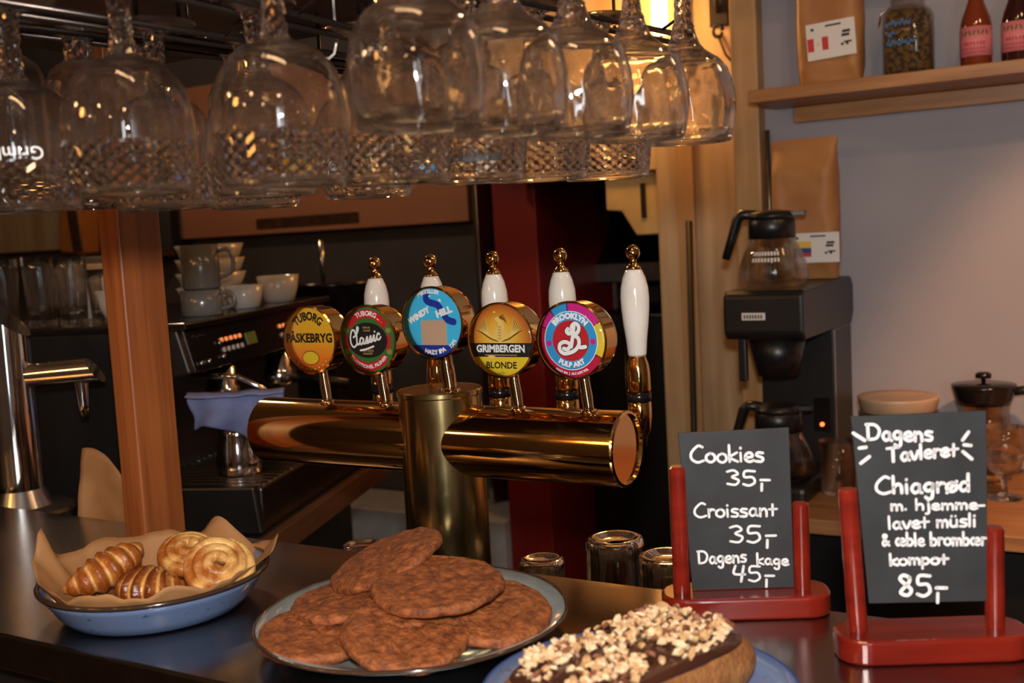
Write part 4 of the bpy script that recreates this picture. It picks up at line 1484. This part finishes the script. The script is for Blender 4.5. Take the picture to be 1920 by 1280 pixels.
X = Matrix(((0, 0, 1, 0), (1, 0, 0, 0), (0, 1, 0, 0), (0, 0, 0, 1)))
fp = MB().prism([(.018, TOPZ - .014), (.0, TOPZ - .092), (.14, TOPZ - .118), (.14, TOPZ - .014)], .022, .70, 0, X).build('front_panel', M['black_gloss'], em, bevel=.003)


def on_panel(x, f):
    """point on the sloping front panel, f from its bottom edge up"""
    return (x, -.0005 + .018 * f, TOPZ - .092 + .078 * f)


for gx in (.055, .335):
    for q in range(5):
        for f, m_, r in ((.60, M['led_amber'], .0042), (.36, M['white_ceramic'], .0050)):
            p = on_panel(gx + .095 + q * .020, f)
            MB().lathe(cyl(r, -.002, .003), 12, 0, T(*p) @ RX(PI / 2 - .22)).build('button', m_, fp)
    p = on_panel(gx + .225, .48)
    MB().box(-.022, .022, -.0015, .002, -.012, .012, 0, T(*p) @ RX(-.22)).build('display', M['lcd'], fp)
for x, f in ((.045, .20), (.075, .20), (.135, .22), (.135, .55)):
    MB().lathe(cyl(.0045, -.002, .006), 12, 0, T(*on_panel(x, f)) @ RX(PI / 2)).build('knob', M['steel'], fp)
tb = MB()
ribbon(tb, [(-.03, 0), (-.02, .003), (-.01, -.001), (0, .002), (.012, 0), (.02, .001)], .0016, 0, 0)
o = tb.build('maker_mark', M['steel'], fp)
o.location = on_panel(.07, .80)
o.rotation_euler = (PI / 2 - .22, 0, 0)
for gx in (.19, .47):
    b = MB().lathe([(0, -.07), (.030, -.07), (.033, -.062), (.033, -.035), (.028, -.030), (.028, .03), (0, .03)], 28, 0, T(gx, .035, TOPZ - .105))
    g = b.build('group_head', M['chrome'], em)
    MB().tube([(gx, .02, TOPZ - .16), (gx, -.045, TOPZ - .165), (gx, -.12, TOPZ - .180)], [.009, .010, .013], 14).build('portafilter_handle', M['black'], g)
MB().box(.022, .70, -.105, .145, .0, .078).build('drip_tray', M['steel_dark'], em, bevel=.003)
b = MB()
for q in range(26):
    b.box(.03 + q * .0255, .045 + q * .0255, -.098, .135, .078, .081)
b.build('tray_grid', M['steel'], em)
b = MB().tube([(.06, .03, TOPZ - .10), (.06, -.06, TOPZ - .105), (.075, -.10, TOPZ - .13), (.10, -.125, TOPZ - .22), (.11, -.135, TOPZ - .26)], .005, 12)
b.build('steam_wand', M['chrome'], em)

jug = thing('milk_jug', 'small stainless steel milk jug on the drip tray below the blue cloth', 'jug', (-1.51, 1.473, 1.0015))
jug.scale = (1.15, 1.15, 1.15)
jug.location = Vector((-1.453, 1.348, 0)) + Matrix.Rotation(MAX, 3, 'Z') @ Vector((.137, -.012, 1.0015))
MB().lathe([(0, 0), (.034, 0), (.037, .003), (.037, .020), (.034, .045), (.030, .065), (.032, .082), (.0305, .082), (.0285, .066), (.032, .045), (.0355, .02), (.034, .004), (0, .003)], 36).build('body', M['chrome'], jug)
MB().tube([(.031, 0, .070), (.05, 0, .074), (.058, 0, .055), (.052, 0, .03), (.0355, 0, .022)], .0035, 10).build('handle', M['chrome'], jug)


def cloth_fn(u, v):
    fall = .5 if u < .12 else 1
    x = -.005 + .175 * u + .003 * math.sin(9 * v + 2)
    z = -.090 * v * (.95 + .16 * math.sin(5.5 * u - 2.6) + .10 * u) + .004 * math.sin(7 * u)
    y = .014 * math.sin(12 * u + 2 * v) * (.3 + v) + .028 * (v - .12) ** 2
    if v < .12:
        z = -.004 - .05 * (.12 - v)
        y = -.03 * (.12 - v) / .12 + .0035
    return (x, y, z + .004 * noise.noise((x * 30, z * 30, 2)))


cl = tag(MB().grid(36, 30, cloth_fn).build('cleaning_cloth', M['cloth'], None, solid=.0022), 'lavender blue cleaning cloth hanging at the front of the espresso machine', 'cloth')
cl.location = (-1.497, 1.383, 1.173)
cl.rotation_euler = (0, 0, math.atan2(.075, .127))


def machine_pt(x, y, z=TOPZ + .92):
    return Vector((-1.453, 1.348, 0)) + Matrix.Rotation(MAX, 3, 'Z') @ Vector((x, y, z))


def drink_glass(label, x, y, r, h):
    out = [(0, 0), (r * .80, 0), (r * .84, h * .02), (r * .80, h * .10), (r * .84, h * .30), (r * .88, h * .5), (r * .99, h * .8), (r, h)]
    inn = [(r - .002, h), (r * .94, h * .8), (r * .80, h * .5), (r * .74, h * .3), (r * .66, h * .10), (0, h * .09)]
    o = MB().lathe(out + inn, 40, 0, None, True, lambda a, k: 1 + (.05 * math.cos(10 * a) if 2 <= k <= 5 else 0)).build('drinking_glass', M['glass'])
    o.location = machine_pt(x, y)
    return tag(o, label, 'glass', 'drinking glasses on the espresso machine')


drink_glass('drinking glass at the left end of the espresso machine top, behind the chrome column', .05, .385, .030, .128)
drink_glass('tall drinking glass on the machine, second from the left edge', .06, .315, .030, .130)
drink_glass('tall drinking glass on the machine, third from the left edge', .05, .245, .029, .128)
drink_glass('short drinking glass on the machine, nearest the wooden post', .12, .225, .029, .100)
drink_glass('short drinking glass standing behind the row on the espresso machine', .14, .33, .030, .118)


def crock(name, label, cat, prof, m_, loc, group=None, handle=None, rot=0.0):
    o = thing(name, label, cat, loc, rot, group)
    MB().lathe(prof, 44).build('body', m_, o)
    if handle:
        MB().tube(handle, .0042, 10).build('handle', m_, o)
    return o


def cup_prof(r0, r1, h, t=.003):
    return [(0, 0), (r0 * .8, 0), (r0, .003), (r0 + (r1 - r0) * .6, h * .45), (r1, h), (r1 - t, h), (r0 + (r1 - r0) * .6 - t, h * .45), (r0 - t, .007), (0, .006)]


def mug_prof(r, h, t=.0035):
    return [(0, 0), (r * .9, 0), (r, .004), (r, h * .5), (r * .97, h), (r * .97 - t, h), (r - t, h * .5), (r - t, .008), (0, .007)]


hnd = lambda r, h: [(x, 0, z) for x, z in smooth_line([(p_[0], p_[2]) for p_ in [(r * .97, 0, h * .85), (r + .018, 0, h * .86), (r + .027, 0, h * .62), (r + .022, 0, h * .36), (r * .98, 0, h * .24)]], 5)]
GM = 'grey mugs on the espresso machine'
crock('coffee_mug', 'lower grey stoneware mug of the pair stacked right of the wooden post', 'mug', mug_prof(.040, .050), M['grey_ceramic'], machine_pt(.185, .060), GM, hnd(.040, .050), CAMR - .2)
crock('coffee_mug', 'tall grey stoneware mug standing on another mug, handle to the right', 'mug', mug_prof(.036, .085), M['grey_ceramic'], machine_pt(.195, .062, TOPZ + .92 + .0505), GM, hnd(.036, .085), CAMR)
GW = 'white cups on the espresso machine'
crock('white_cup', 'white bowl-shaped cup left of the wooden post on the machine', 'cup', cup_prof(.026, .046, .062), M['white_ceramic'], machine_pt(.05, .148), GW)
crock('white_cup', 'white cup right of the grey mugs, partly hidden by them', 'cup', cup_prof(.030, .040, .048), M['white_ceramic'], machine_pt(.365, .055), GW)
crock('white_cup', 'white cup farthest right on the machine beside the black hopper', 'cup', cup_prof(.034, .047, .060), M['white_ceramic'], machine_pt(.560, .060), GW)
GS = 'white dishes stacked behind the mugs'
for q in range(4):
    crock('white_dish', ['bottom dish of the white stack behind the grey mugs', 'second dish from the bottom of the white stack behind the mugs', 'third dish from the bottom of the white stack behind the mugs',
                         'topmost dish of the white stack behind the grey mugs'][q], 'dish', cup_prof(.050, .077 - .001 * q, .045), M['white_ceramic'], machine_pt(.48, .18, TOPZ + .92 + .0305 * q + .0005), GS)
crock('saucer_stack', 'orange lit dish stack left of the post on the machine', 'dish', [(0, 0), (.07, 0), (.10, .02), (.10, .10), (.095, .125), (0, .125)], M['grey_ceramic'], machine_pt(.42, .40), None)
crock('white_jug', 'tall white beaker behind the drinking glasses on the machine', 'cup', cup_prof(.036, .046, .110), M['white_ceramic'], machine_pt(.23, .34), None)

# coffee hopper behind the machine
hp = thing('coffee_grinder', 'black coffee grinder with a wide dark hopper behind the badges', 'coffee grinder', (-1.80, 2.20, .92))
hp.location = (-1.870, 2.245, .92)
MB().box(-.07, .07, -.09, .09, 0, .26).build('body', M['black'], hp, bevel=.012)
MB().lathe([(0, .26), (.045, .26), (.060, .30), (.105, .345), (.138, .395), (.140, .402), (0, .404)], 44).build('hopper', M['black_gloss'], hp)
MB().tube([(-.01, -.02, .40), (-.01, -.02, .512)], [.006, .008], 12).build('lid_rod', M['steel'], hp)

# ------------------------------------------------------------------ kitchen behind the bar
hood = thing('wall_panel', 'long brown panel on the far wall above the steel splashback', 'panel', (-2.51, 2.97, 1.47))
MB().box(-.635, .635, -.03, .03, 0, .55).build('panel', M['brown_panel'], hood, bevel=.003)
MB().box(-.652, -.636, -.032, .03, 0, .55).build('edge_strip', M['steel'], hood, bevel=.002)
MB().box(-.26, .20, -.036, -.03, .02, .055).build('slot', M['dark_wood'], hood)
MB().box(-.70, -.652, -.03, .03, -.05, .55).build('black_gap_strip', M['black'], hood)  # solid black strip drawn in place of a dark gap
lp = tag(MB().box(-.55, .55, -.02, .02, 0, .35).build('beige_panel', M['cream_wall'], None, bevel=.003), 'pale beige wall panel at the far left above the drinking glasses', 'panel')
lp.location = (-3.95, 2.975, 1.46)
kb = thing('knife_block', 'orange wooden block behind the glasses at the left', 'knife block', (-3.55, 2.80, 1.44))
MB().box(-.065, .045, -.05, .05, 0, .30, 0, RY(.12)).build('block', M['amber'], kb, bevel=.01)
MB().box(.02, .075, -.056, -.05, .0, .22, 0, RY(-.1)).build('handle', M['dark_wood'], kb, bevel=.008)
fs_ = tag(MB().box(-1.0, .9, -.20, .0, -.03, 0).build('wall_shelf', M['dark_wood'], None, bevel=.003), 'dark shelf on the far wall behind the drinking glasses', 'shelf')
fs_.location = (-4.10, 3.0, 1.44)
bp_ = tag(MB().box(-.055, .055, -.05, .05, 0, .60).build('wooden_board', M['brown_panel'], None, bevel=.004), 'reddish brown board standing on the far shelf left of the post', 'board')
bp_.location = (-3.38, 2.90, 1.44)
cab = thing('low_cabinet', 'low grey cabinet standing at the far wall below the brass tower', 'cabinet', (-2.12, 2.86, 0))
MB().box(-.55, .43, -.11, .13, 0, .56).build('body', M['grey_metal'], cab, bevel=.004)
MB().tube([(-.40, -.125, .45), (-.1, -.125, .45)], .005, 10).build('handle', M['steel'], cab)
rp = tag(MB().box(-.073, .073, -.05, .45, 0, 2.75).build('red_pillar', M['red_paint'], None, bevel=.004), 'dark red pillar between the steel splashback and the kitchen opening', 'pillar')
rp.location = (-1.615, 2.83, 0)
ov = thing('extractor_hood', 'dark sloping extractor hood deep in the kitchen opening', 'hood', (-1.58, 3.36, 1.25))
MB().prism([(-.20, 0), (.22, 0), (.22, .05), (.22, .30), (.05, .30), (-.20, .06)], -.12, .42, 0, Matrix(((0, 0, 1, 0), (1, 0, 0, 0), (0, 1, 0, 0), (0, 0, 0, 1)))).build('canopy', M['steel_dark'], ov, bevel=.004)
MB().box(.0, .3, -.02, .2, .30, .8).build('flue', M['dark_wood'], ov)
oven = thing('oven_cabinet', 'tall dark oven cabinet inside the kitchen opening', 'oven', (-1.33, 3.30, 0))
MB().box(-.20, .22, -.25, .27, 0, 1.16).build('body', M['black'], oven, bevel=.006)
MB().tube([(-.06, -.275, .75), (-.06, -.275, 1.10)], .008, 10).build('handle', M['steel_dark'], oven)
eb = thing('switch_box', 'cream coloured box mounted under the lintel of the kitchen opening', 'box', (-1.195, 2.72, 1.565))
MB().prism([(-.075, 0), (.075, 0), (.075, -.165), (.01, -.165), (-.03, -.10), (-.075, -.095)], -.04, .04, 0, Matrix(((1, 0, 0, 0), (0, 0, -1, 0), (0, 1, 0, 0), (0, 0, 0, 1)))).build('case', M['cream_box'], eb, bevel=.004)
MB().box(.028, .042, -.044, -.04, -.12, -.03).build('slot', M['iron'], eb)
wl = thing('wall_lamp', 'glowing amber wall lamp behind the hanging goblets', 'lamp', (-1.045, 2.56, 1.885))
MB().lathe([(0, 0), (.016, 0), (.019, .01), (.019, .13), (.015, .14), (0, .14)], 24).build('lamp_shade', M['lamp_glow'], wl)
MB().tube([(0, .035, .02), (0, .0, -.006), (0, 0, .002)], .005, 10).build('bracket', M['iron'], wl)
ib = thing('iron_bracket', 'black wrought iron bracket on the wall left of the wooden trim', 'bracket', (-.905, 2.588, 1.86))
b = MB()
b.box(-.022, .022, -.004, .012, .03, .30)
p = [(0.0, -.006, .06 + .0)]
b.tube([(.0, -.01, .30), (.0, -.05, .26), (.0, -.055, .16), (.0, -.02, .11), (.0, -.008, .06)], .006, 10)
b.tube([(.012 * math.cos(a * .6), -.010, .018 + .014 * math.sin(a * .6)) for a in range(11)], .0045, 8)
b.build('scroll', M['iron'], ib)
cb = tag(MB().tube([(0, 0, 0), (.02, -.002, -.05), (.06, -.002, -.10), (.10, 0, -.115), (.125, 0, -.11)], .0035, 8).build('lamp_cable', M['iron']), 'thin dark cable sagging from the iron bracket to the wooden trim', 'cable')
cb.location = (-.912, 2.594, 1.872)
br = thing('broom', 'thin dark broom leaning against the planked wall', 'broom', (-.985, 2.50, 0))
MB().tube([(.006, -.02, .10), (-.012, .078, 1.43)], .0085, 10).build('handle', M['iron'], br)
MB().box(-.02, .03, -.14, .09, 0, .11).build('head', M['iron'], br, bevel=.01)

# ------------------------------------------------------------------ shelf and back counter on the right
SHT = 1.690
sh = thing('wall_shelf', 'oak wall shelf on the plastered wall carrying a coffee bag, a jar and bottles', 'shelf', (.30, 2.36, SHT))
MB().box(-1.030, 1.2, -.11, .088, -.026, 0).build('board', M['shelf_wood'], sh, bevel=.002)
MB().box(-.985, 1.2, .062, .088, -.060, -.0265).build('cleat', M['shelf_wood'], sh, bevel=.002)
us = tag(MB().box(-1.02, .06, -.09, .088, -.026, 0).build('wall_shelf', M['shelf_wood'], None, bevel=.002), 'upper oak shelf at the top edge, only its left end showing', 'shelf')
us.location = (.30, 2.36, 1.935)
us.scale = (.28, 1, 1)
us.location.x = -.43
rl = tag(MB().tube([(0, 0, 0), (0, 0, .42)], .006, 10).build('steel_rail', M['steel']), 'thin vertical steel rail beside the wooden trim below the shelf', 'rail')
rl.location = (-.745, 2.425, 1.20)


def bag(name, label, loc, w_, h, d, rz, group=None, fold=0.12):
    t = thing(name, label, 'bag', loc, rz, group)

    def fn(u, v):
        a = 2 * PI * u
        k = min(1.0, v / .14)
        top = max(0.0, (v - (1 - fold * 2)) / (fold * 2))
        dd = d * (.55 + .45 * k) * (1 - .93 * top)
        ww = w_ * (.95 + .05 * k) * (1 + .02 * top)
        e = .35
        x = ww / 2 * math.copysign(abs(math.cos(a)) ** e, math.cos(a))
        y = dd / 2 * math.copysign(abs(math.sin(a)) ** .7, math.sin(a))
        n_ = .006 * noise.noise((x * 22, v * 4 + x * 5, y * 20)) * (1 if .04 < v < .97 else .2)
        return (x + n_ * .4, y + n_ * (1.6 if abs(math.cos(a)) < .95 else .4), h * v)
    b = MB().grid(56, 40, fn, wrap=True)
    b.build('pouch', M['kraft'], t)
    return t


def flag_label(t, loc, w_, h, flag, rz=0):
    b = MB().box(-w_ / 2, w_ / 2, 0, .0006, -h / 2, h / 2)
    o = b.build('label', M['label_white'], t)
    o.location = loc
    o.rotation_euler = (0, rz, 0)
    b = MB()
    ys = -.0003
    if flag:
        for sx in (-1, 1):
            b.box(-w_ * .27 + sx * w_ * .15 - w_ * .065, -w_ * .27 + sx * w_ * .15 + w_ * .065, ys, 0, -h * .26, h * .10, 1)
        b.box(-w_ * .285, -w_ * .255, ys, 0, -h * .12, -h * .03, 2)
    else:
        b.box(-w_ * .44, -w_ * .08, ys, 0, .0, h * .22, 2)
        b.box(-w_ * .44, -w_ * .08, ys, 0, -h * .18, .0, 3)
        b.box(-w_ * .44, -w_ * .08, ys, 0, -h * .30, -h * .18, 1)
    for q, (x0, x1, z) in enumerate([(-.1, .22, .36), (.24, .40, .12), (.22, .38, .02), (.26, .42, -.16), (-.40, -.34, .30), (.2, .25, -.22), (.3, .35, -.22)]):
        b.box(w_ * x0, w_ * x1, ys, 0, h * z, h * (z + (.05 if q in (0, 3) else .075)), 0)
    b.build('print', [M['ink'], M['red_ink'], M['yellow_ink'], M['blue_ink']], o)
    return o


t = bag('coffee_bag', 'brown kraft coffee bag with a white flag label on the shelf', (-.578, 2.335, SHT + .0005), .132, .26, .070, 0.0)
flag_label(t, (.010, -.0405, .088), .098, .073, True, -.05)
jar = thing('glass_jar', 'square glass jar of dried seeds with blue handwriting on the shelf', 'jar', (-.425, 2.335, SHT + .0005))
sq = lambda a, k: 1.0 / max(abs(math.cos(a)), abs(math.sin(a))) ** .55
MB().lathe([(0, .002), (.043, .002), (.0485, .008), (.0485, .118), (.040, .132), (.032, .138), (.034, .160), (.031, .160), (.029, .138), (.037, .129), (.0455, .116), (.0455, .010), (0, .006)], 64, 0, RZ(.12), True, sq).build('vessel', M['glass_thin'], jar)
MB().lathe([(0, .0065), (.042, .0065), (.0452, .012), (.0452, .112), (.036, .128), (0, .128)], 64, 0, RZ(.12), True, sq).build('seeds', M['seeds'], jar)['kind'] = 'stuff'
MB().tube([(-.034, 0, .140), (-.052, 0, .130), (-.056, 0, .108)], .0018, 8).build('wire_clasp', M['steel'], jar)
b = MB()
for z, x0_, x1_ in ((.100, -.034, .018), (.080, -.030, -.012), (.062, -.032, .026)):
    nn = int((x1_ - x0_) / .0028)
    ribbon(b, [(x0_ + .0028 * q, z + .0045 * math.sin(2.1 * q + z * 90) + .0025 * math.sin(5.3 * q)) for q in range(nn)], .0026, 0, 0)
b.v = [(x, -.0520 + .00, z) for x, z, _ in b.v]
b.build('handwriting', M['blue_marker'], jar)


def bottle(label, x, sauce):
    t = thing('sauce_bottle', label, 'bottle', (x, 2.335, SHT + .0005), 0, 'sauce bottles with pink labels')
    MB().lathe([(0, 0), (.026, 0), (.0285, .003), (.0285, .082), (.026, .096), (.018, .118), (.0125, .135), (.0115, .150), (.0135, .152), (.0135, .165), (0, .165)], 40).build('vessel', sauce, t)
    MB().lathe([(.0289, .022), (.0292, .022), (.0292, .078), (.0289, .078)], 40, closed=True).build('label', M['pink_label'], t)
    b = MB()
    for z, m_, hh in ((.066, 1, .009), (.046, 0, .006), (.036, 0, .003), (.029, 0, .003)):
        for q in range(7 if m_ else 9):
            a = -PI / 2 - .80 + 1.6 * q / (6 if m_ else 8)
            if m_ == 0 and q in (0, 8):
                continue
            b.box(-.0016, .0016, -.0003, 0, -hh / 2, hh / 2, m_, RZ(a + PI / 2) @ T(0, -.02955, z) @ RY(.5 * (q % 2) - .2))
    b.build('print', [M['red_ink'], plain('green_ink', (.12, .10, .03), .6)], t)
    return t


bottle('amber red sauce bottle with a pink label on the shelf beside the jar', -.300, M['red_sauce'])
bottle('dark red sauce bottle with a pink label at the right end of the shelf', -.226, M['dark_sauce'])

CTZ = .88
bc = thing('back_counter', 'wooden back counter with dark cupboards under the wall shelf', 'counter', (.35, 2.19, 0))
MB().box(-1.15, 1.2, -.262, .256, CTZ - .028, CTZ).build('worktop', M['shelf_wood'], bc, bevel=.003)
MB().box(-1.14, 1.2, -.20, .256, 0, CTZ - .028).build('cupboard', M['black'], bc)
for q, (x, lab) in enumerate([(-.24, 'black rubbish bag under the back counter, behind the larger menu sign'), (-.66, 'black rubbish bag under the back counter, between the two menu signs')]):
    g = tag(MB().blob(.17, .13, .27, 40, 26, amp=.35, freq=9, seed=q * 3.1).build('rubbish_bag', M['black_bag']), lab, 'bag', 'rubbish bags under the back counter')
    g.location = (x + .06, 1.80, .335)

bw = thing('filter_coffee_brewer', 'black filter coffee brewer with two glass jugs on the back counter', 'coffee machine', (-.645, 2.20, CTZ))
X = Matrix(((0, 0, 1, 0), (1, 0, 0, 0), (0, 1, 0, 0), (0, 0, 0, 1)))
MB().prism([(-.17, .325), (-.155, .312), (.21, .308), (.232, .335), (.232, .395), (.215, .412), (-.155, .408), (-.17, .398)], -.078, .078, 0, X).build('head', M['black'], bw, bevel=.006)
MB().box(-.045, .078, .05, .20, .03, .312).build('column', M['steel_dark'], bw, bevel=.004)
MB().box(-.075, .0785, .049, .20, .0, .31).build('back_housing', M['black'], bw, bevel=.004)
MB().box(-.075, .078, -.19, .20, 0, .034).build('base', M['black'], bw, bevel=.010)
MB().box(.0792, .0806, .042, .052, .03, .31).build('chrome_strip', M['steel'], bw)
MB().lathe([(0, .235), (.040, .235), (.058, .315), (0, .315)], 36, 0, T(.0, -.08, 0)).build('filter_basket', M['black'], bw)
MB().box(-.052, -.036, -.165, -.15, .232, .315).build('basket_handle', M['black'], bw, bevel=.003)
MB().box(-.040, .006, -.1712, -.1698, .352, .366).build('name_plate', M['label_white'], bw)
b = MB()
for q in range(7):
    b.box(-.036 + q * .0055, -.033 + q * .0055, -.1716, -.1712, .355, .362)
b.build('plate_print', M['ink'], bw)
MB().box(.035, .068, .044, .050, .10, .17).build('switch_panel', M['black_gloss'], bw, bevel=.002)
MB().lathe(cyl(.0042, 0, .003), 14, 0, T(.052, .044, .115) @ RX(PI / 2)).build('indicator_light', M['led_red'], bw)


def carafe(label, loc, rz, coffee):
    t = thing('glass_carafe', label, 'carafe', loc, rz, 'coffee jugs of the brewer')
    out = [(0, 0), (.052, 0), (.064, .006), (.0690, .020), (.0665, .038), (.056, .066), (.044, .090), (.042, .104)]
    inn = [(r - .0018, z) for r, z in out[::-1][:-1]]
    inn[-1] = (.05, .0025)
    MB().lathe(out + inn + [(0, .0025)], 56).build('vessel', M['glass_thin'], t)
    if coffee:
        MB().lathe([(0, .003), (.050, .003), (.062, .0075), (.0665, .020), (.0640, .036), (0, .036)], 48).build('coffee', M['coffee'], t)
    MB().lathe([(.0435, .092), (.0455, .092), (.0450, .128), (.0425, .130), (0, .131), (0, .127), (.040, .126), (.0425, .095)], 44).build('collar', M['black'], t)
    b = MB().lathe([(0, .130), (.044, .130), (.046, .136), (.040, .144), (.012, .148), (0, .148)], 36)
    b.prism([(.02, -.02), (.066, -.006), (.066, .006), (.02, .02)], .134, .143)
    b.build('lid', M['black'], t, bevel=.001)
    b = MB().tube([(-.030, 0, .139), (-.058, 0, .142), (-.068, 0, .132), (-.080, 0, .095), (-.094, 0, .055)], [.012, .013, .013, .0115, .010], 14, flat=(.8, 1.1, .8))
    b.build('handle', M['black'], t)
    b = MB()
    for q in range(2):
        rr = .0665 - .0 if q else .062
        for k in range(9):
            a = -PI / 2 - .42 + .1 * k
            b.box(-.0020, .0020, -.0003, 0, -.004, .004, 0, RZ(a + PI / 2) @ T(0, -(.0575 if q == 0 else .0625), .064 if q == 0 else .052) @ RX(-.42))
    b.build('print', M['etch'], t)
    return t


carafe('empty glass coffee jug with a black lid standing on top of the brewer', (-.650, 2.125, CTZ + .4125), CAMR - .45, False)
carafe('glass coffee jug with a little coffee on the hotplate inside the brewer', (-.640, 2.095, CTZ + .0345), CAMR - .45, True)
t = bag('coffee_bag', 'tall brown kraft coffee bag standing on the brewer behind its glass jug', (-.642, 2.335, CTZ + .4125), .138, .295, .075, 0.0)
t.location = (-.640, 2.335, CTZ + .4125)
flag_label(t, (.030, -.046, .066), .100, .062, False)

GPL = 'brown plates stacked on the back counter'
for q in range(6):
    top = q == 5
    prof = [(0, 0), (.066, 0), (.0705, .002), (.0750, .0185), (.0755, .0200), (.0735, .0205), (.069, .006), (0, .005)] if not top else [(0, 0), (.066, 0), (.0705, .002), (.0755, .0165), (.0765, .0195), (.0745, .0205), (.060, .0185), (0, .018)]
    o = tag(MB().lathe(prof, 48).build('brown_plate', M['tan_ceramic'] if top else M['brown_ceramic']),
            'pale tan plate on top of the brown stack behind the larger menu sign' if top else ['lowest', 'second', 'third', 'fourth', 'fifth'][q] + ' brown plate from below in the stack behind the larger menu sign', 'plate', GPL)
    o.location = (-.433, 2.20, CTZ + .0005 + .031 * q)
    o.scale = (1, 1, 1.51)

fp_ = thing('french_press', 'glass coffee press with a black lid behind the larger menu sign', 'coffee press', (-.296, 2.345, CTZ + .0005))
MB().lathe([(0, 0), (.044, 0), (.046, .003), (.046, .165), (.0445, .165), (.0445, .005), (0, .004)], 44).build('vessel', M['glass_thin'], fp_)
MB().lathe([(.0465, .002), (.0485, .002), (.0485, .016), (.0465, .016)], 40, closed=True).build('base_ring', M['amber'], fp_)
MB().lathe([(0, .160), (.048, .160), (.052, .172), (.058, .198), (.058, .202), (.030, .206), (0, .207)], 44).build('lid', M['black_gloss'], fp_)
MB().lathe([(0, .207), (.004, .207), (.004, .214), (.014, .216), (.015, .224), (.010, .228), (0, .229)], 24).build('plunger_knob', M['black_gloss'], fp_)
MB().lathe([(0, .12), (.042, .12), (.042, .132), (0, .132)], 36).build('plunger_disc', M['black'], fp_)
b = MB().tube([(.045, 0, .185), (.085, 0, .190), (.095, 0, .175), (.092, 0, .06), (.047, 0, .03)], [.010, .010, .009, .008, .007], 12)
b.build('handle', M['black'], fp_)
fp_.rotation_euler = (0, 0, CAMR - .3)
fp_.scale = (1.05, 1.05, .94)
gb = thing('stemmed_glass', 'small stemmed glass on the wooden back counter right of the larger menu sign', 'glass', (-.242, 2.185, CTZ + .0005))
MB().lathe([(0, 0), (.032, 0), (.033, .002), (.010, .007), (.006, .014), (.006, .030), (.012, .040), (.028, .055), (.036, .085), (.037, .135), (.0355, .135), (.0345, .085), (.026, .058), (.010, .046), (0, .045)], 40).build('body', M['glass'], gb)
gs = tag(MB().lathe([(0, 0), (.030, 0), (.032, .004), (.035, .105), (.0335, .105), (.030, .008), (0, .007)], 40).build('drinking_glass', M['glass']), 'plain drinking glass between the brewer and the larger menu sign', 'glass')
gs.location = (-.535, 2.13, CTZ + .0005)
